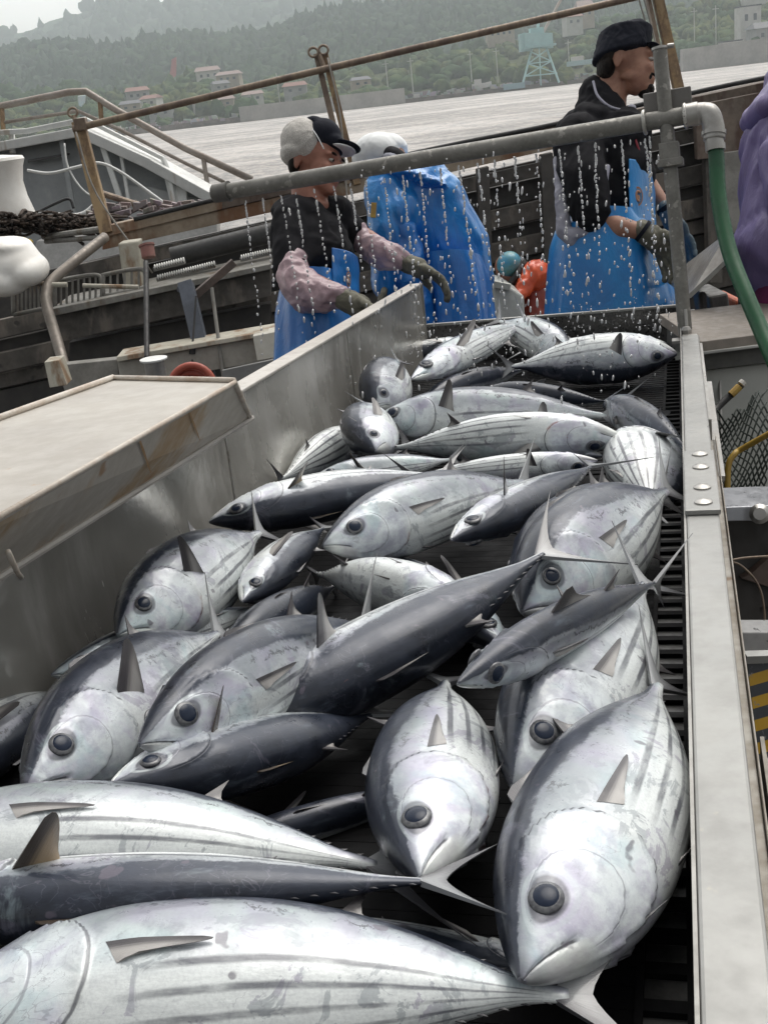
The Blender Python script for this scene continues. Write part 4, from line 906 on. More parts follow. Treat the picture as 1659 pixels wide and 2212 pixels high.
m = MB(); m.tube(bez([W(424, 640, 6.05), W(420, 700, 6.0), W(416, 760, 5.95), W(418, 815, 5.9)], 4), .006, 6); m.tube([W(416, 745, 5.93), W(416, 765, 5.93)], .016, 8); tag(m.build('hanging_rope', BLK), 'black cord hanging from the davit onto the red hose', 'rope')
m = MB(); m.tube([W(316, 566, 6.2), W(318, 772, 5.8)], .014, 8); tag(m.build('black_rod', BLK), 'straight black rod standing behind the bollard', 'rod')
bo = thing('bollard', 'grey steel bollard with a flat white top behind the cream cover', 'bollard', W(339, 830, 5.3))
m = MB(); c = W(339, 812, 5.3); m.lathe(c-A(0, 0, .2), A(0, 0, 1), [(.047, 0), (.047, .27)], 20); m.build('barrel', plain('bollard_steel', (.38, .37, .35), (.26, .25, .24), rough=.4, metal=.4), bo, smooth='auto')
m = MB(); m.lathe(c+A(0, 0, .07), A(0, 0, 1), [(.055, 0), (.063, .006), (.063, .012), (.0, .014)], 24); m.build('cap', WHITEP, bo, smooth='auto')
ch = thing('hose_coil', 'coil of thick red hose hanging by the davit', 'hose', W(415, 840, 5.6))
m = MB()
for k in range(3):
    rr = .105-.03*k; c = W(416, 838, 5.6+.03*k); m.tube([c+A(math.cos(a)*rr, math.sin(a)*rr*.3, math.sin(a)*rr*.98) for a in np.linspace(0, 2*PI, 30)], .019, 10, cap=False)
m.build('coil', plain('red_hose', (.42, .09, .05), (.34, .07, .045), rough=.5), ch, smooth=True)
# ---- white vessel moored beyond, left
vs_ = thing('white_vessel', 'grey and white boat bow with sloping white rim moored at the left', 'boat', W(200, 480, 11))
def vq(p4, d, th, mat, name): m = MB(); m.slab([W(x, y, d) for x, y in p4], Yd*th); return m.build(name, mat, vs_, bevel=.01)
vq([(-60, 335), (186, 292), (330, 356), (470, 440), (470, 560), (-60, 600)], 11.2, .06, SGREY, 'hull_panel')
def vbeam(pts, d, w, h, mat, name):
    m = MB(); pp = [W(x, y, d) for x, y in pts]
    for a_, b_ in zip(pp[:-1], pp[1:]): e = nrm(b_-a_)*w*.25; m.beam(a_-e, b_+e, h, w, up=A(0, 0, 1))
    return m.build(name, mat, vs_, bevel=.01)
vbeam([(-60, 328), (188, 282)], 11.1, .085, .3, WHITEP, 'rim'); vbeam([(186, 284), (330, 350), (478, 432)], 11.08, .10, .3, WHITEP, 'rim')
vbeam([(-60, 290), (60, 283), (185, 258)], 11.0, .05, .05, WHITEP, 'upper_rail'); vbeam([(186, 258), (262, 296), (352, 342), (366, 372), (376, 440)], 11.0, .04, .04, WHITEP, 'upper_rail')
for (x0, y0, x1, y1, w_) in ((214, 290, 260, 428, .05), (134, 300, 164, 480, .045), (262, 330, 280, 440, .03), (26, 280, 28, 330, .05), (366, 380, 380, 440, .09), (392, 400, 396, 450, .09)):
    m = MB(); m.beam(W(x0, y0, 11.05), W(x1, y1, 11.05), w_, .05, up=-Yd); m.build('stay', WHITEP if x0 != 134 else SGREY, vs_, bevel=.004)
vq([(60, 345), (150, 330), (150, 335), (60, 352)], 11.1, .05, plain('crack_dark', (.1, .1, .1)), 'seam')
vq([(270, 400), (330, 405), (470, 440), (470, 470), (270, 470)], 11.15, .04, plain('hull_light_grey', (.42, .43, .43), (.36, .37, .37)), 'lower_panel')
vq([(80, 520), (250, 500), (470, 470), (470, 560), (60, 600)], 10.9, .3, plain('pale_deck', (.5, .5, .49), (.35, .35, .34)), 'deck_edge')
rl = thing('upper_railing', 'grey brown tube railing running down the bow of the white boat', 'railing', W(200, 300, 11.4))
RT = plain('grey_brown_tube', (.33, .30, .27), (.24, .2, .17), rough=.5, metal=.2)
m = MB(); m.tube([W(-60, 240, 11.4), W(0, 230, 11.4), W(150, 199, 11.4), W(186, 197, 11.4), W(252, 238, 11.4), W(400, 320, 11.4), W(545, 388, 11.4)], .034, 12); m.build('top_tube', RT, rl, smooth=True)
m = MB(); m.tube([W(-60, 275, 11.4), W(170, 240, 11.4), W(260, 280, 11.4), W(400, 352, 11.4), W(490, 396, 11.4)], .018, 10); m.build('middle_tube', RT, rl, smooth=True)
for x0, y0, x1, y1 in ((5, 230, 8, 280), (217, 222, 222, 290), (440, 342, 450, 408), (250, 285, 256, 330)):
    m = MB(); m.tube([W(x0, y0, 11.4), W(x1, y1, 11.4)], .024, 8); m.build('upright', RUST if x0 < 300 else RT, rl)
m = MB(); m.slab([W(x, y, 11.35) for x, y in ((168, 207), (186, 205), (184, 222), (176, 232), (170, 228))], Yd*.03); tag(m.build('navigation_lamp_cover', plain('pale_blue_cover', (.5, .62, .66), (.62, .66, .66)), bevel=.01), 'small pale blue bag hanging under the railing bend', 'bag')
m = MB(); m.tube([W(215, 416, 8.6), W(290, 440, 8.6), W(372, 468, 8.6)], .024, 10); m.tube([W(345, 445, 8.6), W(346, 470, 8.6)], .018, 8); tag(m.build('brown_tube', TUBE), 'brown tube slanting down behind the leaning left post', 'pipe')
for pts, r, lb in (([(60, 368), (110, 374), (170, 360), (215, 352), (262, 372), (330, 420), (378, 455)], .012, 'white mooring rope sagging across the grey hull'), ([(140, 310), (148, 360), (180, 410), (230, 440)], .007, 'thin white line hanging beside the grey stay'), ([(85, 460), (170, 465), (210, 440)], .02, 'white hose lying on the net pile'), ([(60, 470), (120, 440), (150, 430), (160, 450)], .012, 'dark line over the net pile')):
    m = MB(); m.tube(bez([W(x, y, 9.5) for x, y in pts], 6), r, 8); tag(m.build('rope', WHITEP if 'dark' not in lb else BLK, smooth=True), lb, 'rope')
# white funnel and fender at the left edge
m = MB(); c = W(-4, 442, 8.2); m.lathe(c-A(0, 0, .18), A(0, 0, 1), [(.0, 0), (.26, 0), (.245, .10), (.215, .22), (.205, .32), (.225, .42), (.245, .47), (.235, .49), (.0, .52)], 28)
tag(m.build('funnel', plain('white_plastic', (.88, .87, .83), (.78, .76, .71), rough=.4, scale=4), smooth='auto'), 'cream white waisted funnel standing at the left edge', 'funnel')
fb = []
m = MB(); ax_ = (nrm(CX), Yd, nrm(CY))
for x, y, rx, ry in ((-20, 560, .16, .13), (30, 565, .15, .125), (62, 582, .115, .095), (10, 600, .16, .105), (-40, 610, .14, .11), (20, 530, .13, .05)): m.ell(W(x, y, 6.4), (rx, .17, ry), ax_, 24, 14)
tag(organic(m, 'fender', bpy.data.materials['white_plastic'], None, .012, 12), 'big white rounded fender hanging at the left edge', 'fender')
# dark net pile between them
rs = np.random.RandomState(9); m = MB()
for k in range(260):
    x = rs.uniform(-70, 210); y = 488-(x)*.04+rs.uniform(-26, 22)*(1 if x < 130 else .45); L_ = rs.uniform(20, 70); a0 = rs.uniform(-.4, .25)
    pts = [W(x+L_*q*math.cos(a0), y-L_*q*math.sin(a0)+rs.uniform(-6, 6), 8.0+rs.uniform(-.2, .2)) for q in (0, .33, .66, 1)]
    m.tube(bez(pts, 3), rs.uniform(.004, .013), 6)
tag(m.build('net_pile', plain('dark_net_rope', (.035, .028, .024), (.09, .065, .05), rough=.9, scale=12), smooth=True), 'dark heap of rope and old netting above the white fender', 'netting', kind='stuff')
m = MB()
for k in range(110):
    x = rs.uniform(205, 440); y = 462-(x-205)*.035+rs.uniform(-22, 20); s = rs.uniform(.02, .07)
    m.box(W(x, y, 8.4+rs.uniform(-.3, .3)), (s*2, s, s*.6), (nrm(A(1, rs.uniform(-1, 1), rs.uniform(-.4, .4))), A(0, 1, 0), A(0, 0, 1)))
gq = NG('faded_scrap'); vz = gq.n.new('ShaderNodeTexVoronoi'); gq.link(gq.tc(), vz.inputs[0]); vz.inputs['Scale'].default_value = 9; hv = gq.n.new('ShaderNodeHueSaturation'); gq.link(V(gq, vz.outputs[1]), hv.inputs['Color']); hv.inputs['Saturation'].default_value = .2; hv.inputs['Value'].default_value = .42
tag(m.build('deck_clutter', gq.out(color=gq.mix(.55, V(gq, hv.outputs[0]), (.20, .13, .12)), rough=.8)), 'faded scraps and crates lying behind the gunwale corner', 'clutter', kind='stuff')
m = MB(); m.tube([W(95, 512, 8.0), W(225, 494, 7.4)], .02, 8); m.tube([W(100, 522, 8.0), W(228, 512, 7.4)], .016, 8); tag(m.build('double_tube', GREYP), 'pair of grey tubes reaching the gunwale corner', 'pipe')
for k, (x, y) in enumerate(((50, 520), (62, 524))):
    m = MB(); m.ell(W(x, y, 7.8), (.035, .03, .025)); tag(m.build('float', plain('yellow_float', (.5, .36, .05), (.3, .22, .04)), smooth=True), ('left' if k == 0 else 'right')+' of two small yellow floats under the dark net', 'float')
# ================================================================== cover box at left, fittings at right
CREAM = plain('stained_cream_metal', (.50, .465, .41), (.41, .375, .325), rough=.5, scale=6, bump=.12, streak=((.36, .25, .14), 5, .6), spots=((.30, .18, .09), 13, .66))
CREAMT = plain('cover_top_metal', (.44, .415, .37), (.36, .335, .30), rough=.5, scale=4, bump=.14, spots=((.38, .28, .20), 30, .70))
RUSTY = plain('rust_streak', (.40, .24, .11), (.34, .22, .12), rough=.8, scale=30)
cv = thing('machine_cover', 'cream painted metal cover with rust streaks beside the trough wall', 'cover', TP(300, 1000, .3))
wl, wh = .245, .345
fb0, fb1 = TP(541, 903, wl), TP(-140, 1331, wl)
ft0, ft1 = TP(507, 826, wh), TP(-140, 1196, wh)
bk0, bk1 = TP(246, 820, wh), TP(-140, 958, wh)
m = MB(); m.slab([bk0, ft0, ft1, bk1], -TU*.006); m.build('top_panel', CREAMT, cv, bevel=.002)
m = MB(); m.slab([ft0, fb0, fb1, ft1], -TR*.006+TU*.0); m.build('front_panel', CREAM, cv, bevel=.002)
m = MB(); m.slab([ft0, bk0, bk0-TU*(wh-wl), fb0], -TF*.006); m.slab([bk0, bk1, bk1-TU*(wh-wl), bk0-TU*(wh-wl)], TR*.006); m.build('rear_panel', CREAM, cv)
LIPM = plain('cover_lip', (.56, .52, .46), (.42, .34, .27), rough=.45, scale=25)
m = MB(); m.tube([bk1+TU*.003, bk0+TU*.003], .0055, 8); m.tube([bk0+TU*.003, ft0+TU*.003], .0045, 8); m.tube([ft0, fb0], .0045, 8); m.tube([ft0, ft1], .0035, 8); m.build('edge_bead', LIPM, cv, smooth=True)
m = MB(); m.tube([fb0+TR*.003, fb1+TR*.003], .005, 8); m.build('lower_bead', plain('grey_bead', (.3, .28, .26), (.45, .42, .38), rough=.4), cv)
for (x0, y0, x1, y1, w_) in ((408, 890, 430, 950, .005), (298, 944, 324, 1020, .006), (508, 828, 540, 904, .005)):
    a_ = TP(x0, y0, 0); 
    n_ = nrm(np.cross(ft1-ft0, fb0-ft0)); n_ = n_ if n_.dot(CAM-ft0) > 0 else -n_
    def onf(px, py): r = ray(px, py); t = (ft0-CAM).dot(n_)/r.dot(n_); return CAM+r*t+n_*.002
    pts = [onf(x0+(x1-x0)*q, y0+(y1-y0)*q) for q in np.linspace(0, 1, 6)]; dx = nrm(ft1-ft0)
    m = MB(); k = len(pts); ws = [w_*s_ for s_ in (1.0, .8, 1.1, .7, .8, .35)]
    m.grid([[p-dx*w__*.5, p+dx*w__*.5] for p, w__ in zip(pts, ws)]); m.build('rust_stain', RUSTY, cv, recalc=False)
m = MB(); m.tube([onf(-4, 1178)+n_*.01, onf(14, 1222)+n_*.012, onf(22, 1232)+n_*.012], .003, 8); m.build('latch', LIPM, cv, smooth=True)
# ---- right side
cb = thing('grey_cabinet', 'pale grey steel cabinet outside the rail at right', 'cabinet', W(1600, 1000, 2.9))
def rq(p4, d, th, mat, name, par=None): m = MB(); m.slab([W(x, y, d) for x, y in p4], Yd*th); return m.build(name, mat, par, bevel=.002)
PG = plain('pale_grey_panel', (.44, .45, .42), (.38, .39, .36), rough=.5, scale=3)
rq([(1524, 800), (1780, 770), (1780, 1250), (1524, 1130)], 3.02, .3, PG, 'panel', cb)
rq([(1518, 762), (1780, 728), (1780, 770), (1518, 800)], 2.99, .35, plain('cabinet_dark_band', (.10, .10, .09), (.07, .07, .065), rough=.6), 'band', cb)  # dark band below the brown top
rq([(1512, 738), (1780, 705), (1780, 728), (1512, 762)], 2.96, .4, plain('cabinet_brown_top', (.24, .21, .18), (.17, .15, .13), rough=.6), 'top', cb)
rq([(1515, 760), (1780, 727), (1780, 733), (1515, 767)], 2.955, .02, RAIL_M, 'trim', cb)

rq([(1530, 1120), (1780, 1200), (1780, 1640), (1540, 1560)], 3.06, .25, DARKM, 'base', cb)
m = MB(); m.slab([W(x, y, d) for x, y, d in ((1440, 602, 3.9), (1572, 500, 3.3), (1584, 548, 3.25), (1490, 638, 3.35))], A(0, .01, -.012)); m.build('x', None) if False else None
ct = thing('steel_chute', 'wet stainless chute plate sloping up behind the post', 'chute', W(1520, 600, 3.4))
m.build('plate', plain('scuffed_plate', (.40, .38, .35), (.27, .25, .23), rough=.4, metal=.5, scale=9), ct)
m = MB(); m.beam(W(1584, 549, 3.24), W(1489, 640, 3.34), .012, .012); m.build('lip', RAIL_M, ct)
m = MB(); m.tube([W(1516, 636, 3.4), W(1522, 740, 3.3)], .012, 8); m.tube([W(1600, 560, 3.5), W(1606, 740, 3.5)], .014, 8); m.build('support', DARKM, ct)
for (p4, d, mt_, lb) in (([(1530, 640), (1572, 632), (1584, 712), (1545, 722)], 3.7, plain('dark_motor', (.08, .075, .07), (.05, .05, .045)), 'dark grey motor box with pale top behind the chute'), ([(1590, 650), (1604, 646), (1614, 710), (1598, 716)], 3.8, plain('orange_part', (.5, .1, .03), (.35, .08, .03)), 'narrow orange part beside the dark motor box')):
    m = MB(); m.slab([W(x, y, d) for x, y in p4], Yd*.2); o = m.build('motor' if 'motor' in lb else 'orange_fitting', mt_, bevel=.008); tag(o, lb, 'machine')
# landing net with yellow handle
ln = thing('landing_net', 'dark hand net with yellow wrapped handle leaning outside the rail', 'net', W(1590, 1000, 2.7))
m = MB(); m.tube(bez([W(1606, 826, 2.75), W(1590, 842, 2.75), W(1552, 878, 2.74), W(1538, 900, 2.72), W(1540, 960, 2.7), W(1552, 1060, 2.6)], 6), .0085, 10); m.build('rod', BLK, ln, smooth=True)
YEL = plain('yellow_paint', (.45, .30, .05), (.33, .2, .05), rough=.5, scale=20)
m = MB(); m.tube([W(1596, 835, 2.74), W(1578, 853, 2.74)], .0095, 10); m.build('tape', YEL, ln); m = MB(); m.tube([W(1606, 825, 2.74), W(1600, 831, 2.74)], .010, 10); m.build('tip', WHITEP, ln)
m = MB(); m.tube(bez([W(1570, 1090, 2.6), W(1572, 1010, 2.6), W(1585, 982, 2.6), W(1605, 968, 2.6), W(1700, 915, 2.5)], 6), .0070, 10); m.build('handle', YEL, ln, smooth=True)
m = MB()
def netpt(a, b): # bag surface
    x = 1548+a*112; y = 885+b*205+22*math.sin(a*5)*(1-b)-30*(1-b)*math.sin(a*2.2); return W(x+5*math.sin(b*9+a*4), y+4*math.sin(a*13+b*5), 2.66+.05*math.sin(a*3+b*4))
for k in range(-9, 12):
    for sg in (1, -1):
        pts = []
        for q in np.linspace(0, 1, 13):
            a = q if sg > 0 else 1-q; b_ = (k/10)+q*.9
            if 0 <= b_ <= 1: pts.append(netpt(a, b_))
        if len(pts) > 2: m.tube(pts, .0022, 5)
m.build('mesh_bag', plain('dark_green_net', (.02, .03, .025), (.04, .05, .04)), ln, smooth=True)
# lower right: brackets, speckled plate, hazard striped plate
br = thing('outrigger_bracket', 'steel bracket plate with a round nut outside the rail', 'bracket', W(1620, 1110, 2.3))
rq([(1566, 1096), (1720, 1090), (1720, 1124), (1570, 1126)], 2.3, .12, plain('blue_steel', (.33, .34, .36), (.24, .25, .27), rough=.35, metal=.5), 'plate', br)
m = MB(); m.lathe(W(1640, 1110, 2.28), nrm(CAM-W(1640, 1110, 2.28)), [(.020, 0), (.020, .004), (.012, .012), (0, .012)], 16); m.build('bolt', STEEL, br, smooth='auto')
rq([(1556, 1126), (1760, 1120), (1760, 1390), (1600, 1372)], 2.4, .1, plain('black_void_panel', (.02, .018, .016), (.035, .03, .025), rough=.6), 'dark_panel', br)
m = MB(); m.beam(W(1660, 1300, 2.42), A(*W(1660, 1300, 2.42)[:2], 2.35), .05, .05, up=A(0, 1, 0)); m.build('support_leg', DARKM, br)
rq([(1620, 1240), (1760, 1120), (1760, 1300), (1600, 1250)], 2.38, .02, plain('brown_cloth', (.10, .065, .05), (.07, .05, .04)), 'brown_plate', br)
for pts, lb in (([(1570, 1212), (1600, 1222), (1636, 1262), (1650, 1320), (1651, 1420)], 'thin brown wire curving down outside the rail'), ([(1560, 1215), (1610, 1205), (1700, 1200)], 'thin brown wire running off to the right')):
    m = MB(); m.tube(bez([W(x, y, 2.1) for x, y in pts], 6), .0022, 6); tag(m.build('wire', TUBE, smooth=True), lb, 'wire')
sg_ = thing('speckled_plate', 'grey speckled metal plate above the hazard stripes', 'plate', W(1640, 1390, 1.9)); rq([(1600, 1366), (1740, 1366), (1740, 1420), (1604, 1416)], 1.9, .05, plain('speckled_grey', (.33, .33, .33), (.25, .25, .25), rough=.6, scale=10, spots=((.05, .05, .05), 60, .64)), 'plate', sg_)
m = MB(); m.beam(W(1670, 1400, 1.95), A(*W(1670, 1400, 1.95)[:2], 2.35), .05, .05, up=A(0, 1, 0)); m.build('support_leg', DARKM, sg_)
hz = thing('hazard_plate', 'worn yellow and black hazard striped plate outside the rail', 'plate', W(1650, 1520, 1.7))
def haz():
    g = NG('hazard_paint'); co = g.tc('UV'); x, y, _ = g.sep(co); n = g.noise(g.comb(x*1.0, y), 9, 5, .7)
    s_ = g.ss(g.math('FRACT', y*5.2-x*.9), .48, .52); c = g.mix(s_, (.62, .36, .03), (.06, .065, .075)); c = g.mix(g.ss(n, .58, .66), c, (.28, .28, .29))
    return g.out(color=c, rough=.5, normal=g.bump(n, .2, .002))
me = bpy.data.meshes.new('striped_face'); q = [W(x, y, 1.68) for x, y in ((1612, 1424), (1790, 1418), (1790, 1700), (1640, 1644))]; q += [p+Yd*.02 for p in q]
me.from_pydata([tuple(p) for p in q], [], [(3, 2, 1, 0), (4, 5, 6, 7), (0, 1, 5, 4), (1, 2, 6, 5), (2, 3, 7, 6), (3, 0, 4, 7)]); ul = me.uv_layers.new(name='UVMap'); uvq = {0: (0, 1), 1: (1, 1), 2: (1, 0), 3: (.1, .15), 4: (0, 1), 5: (1, 1), 6: (1, 0), 7: (.1, .15)}
ul.data.foreach_set('uv', [c for l in me.loops for c in uvq[l.vertex_index]]); me.materials.append(haz()); o = bpy.data.objects.new('striped_face', me); COL.objects.link(o); adopt(o, hz)
m = MB(); m.beam(W(1700, 1600, 1.72), A(*W(1700, 1600, 1.72)[:2], 2.35), .06, .04, up=A(0, 1, 0)); m.build('support_leg', DARKM, hz)
m = MB(); m.beam(W(1608, 1420, 1.675), W(1790, 1414, 1.675), .018, .012); m.build('edge_strip', RAIL_M, hz)
# lower machine skirt right of the rail
m = MB(); vt = uvw(TP(1650, 1668, -.16))[1]; m.tbox(.075, .30, -.3, vt, -.16, -.14); m.tbox(.075, .08, -.3, vt, -.16, -.11); tag(m.build('side_tray', plain('dirty_beige_tray', (.36, .335, .29), (.25, .23, .2), rough=.6, scale=10)), 'beige metal tray running along outside the rail', 'tray')
# ================================================================== falling water
def drop_mat():
    g = NG('water_drop'); n = g.noise(g.tc(), 40, 2)
    g.m.node_tree.nodes['Principled BSDF'].inputs['Transmission Weight'].default_value = .35
    return g.out(color=(.92, .93, .94), rough=.08, ior=1.33, spec=.8, coat=1.0)  # white base stands in for sky refracted in the drops
DM = drop_mat(); v0, f0 = ico(1)
def drops_obj(name, items):
    VV = []; FF = []
    for k, (p, r, e, tilt) in enumerate(items): d = v0*A(r, r, r*e); d = d+np.outer(v0[:, 2]*r*e, tilt); VV.append(d+p); FF.append(f0+k*len(v0))
    return big_mesh(name, np.concatenate(VV), np.concatenate(FF), DM, True)
rs = np.random.RandomState(21)
xs_ = [538, 578, 618, 655, 697, 742, 782, 822, 862, 902, 943, 985, 1020, 1062, 1103, 1145, 1188, 1232, 1270, 1309, 1356, 1398, 1414]
for k, px in enumerate(xs_):
    top = pipe_at(px)-A(0, 0, .026); items = []; t = 0.0; z_end = uvw(top)[2]-.10
    vx = rs.uniform(-.02, .10); vy = rs.uniform(-.12, .02)
    fall = 0.012; n_ = 0
    while fall < z_end:
        tt = math.sqrt(2*fall/9.8)+.03; sc = min(1, fall/.5)
        p = top+nrm(TR)*vx*tt*1.0+TF*vy*tt+A(0, 0, -fall)
        p = p+rs.normal(0, .0008+.006*sc**3, 3)*A(1, 1, .5)
        r = rs.uniform(.0022, .0044)*(1 if fall < .4 else rs.uniform(.7, 1.15)); e = rs.uniform(1.2, 2.4) if fall < .3 else rs.uniform(1.2, 3.4)
        if rs.rand() > .1: items.append((p, r, e, A(rs.uniform(-.15, .25), 0, 0)))
        fall += rs.uniform(.0035, .009)+.032*sc*rs.rand()+.010*sc; n_ += 1
    tag(drops_obj('water_stream', items), 'thin stream of white water drops falling from the spray pipe', 'water stream', 'water streams falling from the spray pipe')
items = []
for k in range(480):
    u_ = rs.uniform(-.80, -.02); v_ = 3.0+rs.normal(0, .30); w_ = rs.uniform(.05, .62)**1.0; items.append((T(u_, v_, w_), rs.uniform(.0013, .0030), rs.uniform(1.2, 4.0), A(rs.uniform(-.1, .2), 0, 0)))
for k in range(260):
    u_ = rs.uniform(-.76, -.05); v_ = 2.95+rs.normal(0, .25); h_ = abs(rs.normal(0, .03)); items.append((T(u_, v_, .13+h_), rs.uniform(.0008, .0018), 1.0, A(0, 0, 0)))
tag(drops_obj('water_spray', items), 'scattered falling drops and splashes over the far fish', 'water', kind='stuff')
# ================================================================== people
def skin(name, c1, c2):
    g = NG(name); co = g.tc(); n = g.noise(co, 28, 4, .6); n2 = g.noise(co, 300, 3)
    return g.out(color=g.mix(g.ss(n, .38, .62), c1, c2), rough=.5, normal=g.bump(n2, .15, .001), sub=.08)
SK1 = skin('tanned_skin', (.40, .21, .14), (.32, .16, .105)); SK2 = skin('sunburnt_skin', (.36, .16, .11), (.28, .12, .08))
def cloth(name, c1, c2, rough=.75, sc=6, bump=.3, wet=0, weave=260):
    g = NG(name); co = g.tc(); n = g.noise(co, sc, 4, .6); n2 = g.noise(co, weave, 2, .5); n3 = g.noise(g.mapv(co, (1, 1, .45)), 13, 4, .6, .6)
    return g.out(color=g.mix(g.ss(n, .38, .64), c1, c2), rough=rough, normal=g.bump(n3*.9+n2*.05+n*.4, bump, .02), coat=float(wet), coatr=.2, spec=.12 if wet == 0 else .4)
BLACKC = cloth('black_jersey', (.010, .010, .012), (.020, .020, .023), .85)
GREYC = cloth('pale_grey_cloth', (.42, .42, .48), (.33, .33, .39), .85)
APR_D = cloth('wet_blue_apron', (.016, .19, .56), (.012, .135, .45), .35, 5, .55, .5); APR_L = cloth('bright_blue_apron', (.014, .25, .62), (.012, .18, .50), .35, 5, .5, .5)
COATB = cloth('blue_rain_coat', (.020, .24, .62), (.015, .17, .50), .35, 5, .6, .6)
PURP = cloth('purple_rain_coat', (.17, .135, .30), (.13, .10, .23), .55, 5, .5, .12); PINKC = cloth('magenta_trousers', (.18, .035, .11), (.13, .025, .08), .5)
GLV = cloth('grey_green_glove', (.17, .165, .13), (.12, .115, .09), .6, 16, .4); GLVB = cloth('blue_grey_glove', (.10, .135, .16), (.07, .10, .12), .55, 16)
HAIR = cloth('black_hair', (.010, .008, .007), (.02, .015, .012), .6, 30, .6); CAPB = cloth('navy_black_cap', (.012, .014, .022), (.02, .022, .032), .8, 10, .3)
CAPW = cloth('white_cap_cloth', (.84, .86, .86), (.72, .74, .75), .7, 10, .2)
def mesh_cap_mat():
    g = NG('cap_mesh'); co = g.tc(); v = g.voro(co, 260); n = g.noise(co, 22, 3)
    return g.out(color=g.mix(g.ss(v, .25, .5), g.mix(g.ss(n, .35, .65), (.78, .76, .71), (.62, .60, .56)), (.46, .44, .41)), rough=.8, normal=g.bump(v, .3, .002))
CAPM = mesh_cap_mat()
def sleeve_mat():
    g = NG('sheer_pink_sleeve'); co = g.tc(); n = g.noise(co, 9, 4, .6, .5)
    g.b.inputs['Alpha'].default_value = .9
    return g.out(color=g.mix(g.ss(n, .35, .65), (.50, .36, .39), (.36, .25, .29)), rough=.45, normal=g.bump(g.noise(co, 26, 4, .6), .5, .012), coat=.3, coatr=.3, alpha=g.ss(n, .3, .7, .93, .72))
SLV = sleeve_mat()
def PXM(d): return d/FPX
class PB(MB):
    def E(s, px, py, d, rx, ry, rd, rot=0):    # ellipsoid: pixel radii in the picture plane, depth radius in metres
        a = math.radians(rot); X = CX*math.cos(a)-CY*math.sin(a); Y = CX*math.sin(a)+CY*math.cos(a); k = PXM(d)
        return s.ell(W(px, py, d), (rx*k, ry*k, rd), (X, Y, CZ), 24, 16)
    def C(s, *q):                              # chain of (px, py, d, rpx)
        for a, b in zip(q[:-1], q[1:]): s.cone(W(*a[:3]), a[3]*PXM(a[2]), W(*b[:3]), b[3]*PXM(b[2]), 16)
        return s
def part(mb, name, mat, par, vox=.006, sm=5, wr=None): return organic(mb, name, mat, par, vox, sm, wr)
def head_parts(mb, c, f, u, s=1.0, neck=None):
    f = nrm(f); u = nrm(u-f*f.dot(u)); l = np.cross(u, f); ax = (f, l, u)
    P = lambda x, y, z: c+(f*x+l*y+u*z)*s
    e = lambda x, y, z, a, b, d: mb.ell(P(x, y, z), (a*s, b*s, d*s), ax, 22, 14)
    e(-.012, 0, .035, .100, .078, .092); e(.040, 0, -.035, .056, .060, .080); e(.060, 0, -.088, .034, .034, .026); e(.078, 0, -.098, .020, .022, .018)
    e(.074, 0, .020, .024, .056, .016); e(.070, .034, -.028, .022, .022, .026); e(.070, -.034, -.028, .022, .022, .026)
    mb.cone(P(.090, 0, .008), .0085*s, P(.117, 0, -.030), .0125*s, 10); e(.106, .012, -.034, .012, .009, .009); e(.106, -.012, -.034, .012, .009, .009)
    e(.091, 0, -.058, .013, .025, .008); e(.089, 0, -.071, .013, .022, .009)
    for q in (1, -1): e(-.030, .077*q, -.008, .019, .009, .033); e(-.024, .082*q, .010, .013, .006, .013); e(-.030, .077*q, -.034, .010, .008, .012); e(.020, .046*q, -.060, .040, .014, .020)
    return P, ax
def face_bits(P, ax, par, s=1.0, brow=True):
    for q in (1, -1):
        m = MB(); m.ell(P(.083, .032*q, .000), (.010*s, .0125*s, .0068*s), ax, 14, 10); e_ = m.build('eye', EYEW, par, smooth=True)
        m = MB(); m.ell(P(.0905, .033*q, -.001), (.004*s, .0055*s, .0055*s), ax, 12, 8); m.build('iris', HAIR, e_, smooth=True)
        if brow: m = MB(); m.ell(P(.092, .034*q, .022), (.006*s, .021*s, .0045*s), ax, 12, 8); m.build('eyebrow', HAIR, par, smooth=True)
EYEW = plain('eye_white', (.55, .52, .48), rough=.2)
def hand(mb, c, d, n, s=1.0, curl=.5, thumb=1, spread=.10):
    """palm centre c, finger direction d, palm normal n (fingers curl towards n)"""
    d = nrm(d); n = nrm(n-d*d.dot(n)); t = np.cross(n, d)*thumb
    mb.ell(c, (.047*s, .040*s, .017*s), (d, t, n), 18, 12); mb.ell(c-d*.03*s, (.034*s, .032*s, .020*s), (d, t, n), 16, 10)
    for k, (off, ln) in enumerate(((.029, .92), (.010, 1.0), (-.010, .95), (-.028, .76))):
        p = c+d*.034*s+t*off*s; a = 0; dd = nrm(d+t*off*spread*20); r = .0105*s
        for j, seg in enumerate((.040, .027, .021)):
            a += curl*(.55, .9, .7)[j]; v = dd*math.cos(a)+n*math.sin(a); q = p+v*seg*ln*s; mb.cone(p, r, q, r*.92, 10); p = q; r *= .92
    p = c-d*.018*s+t*.030*s; v = nrm(d*.55+t*.75+n*.3); q = p+v*.036*s; mb.cone(p, .0145*s, q, .0125*s, 10); v = nrm(d*.9+t*.25+n*.45); mb.cone(q, .0125*s, q+v*.034*s, .0105*s, 10)
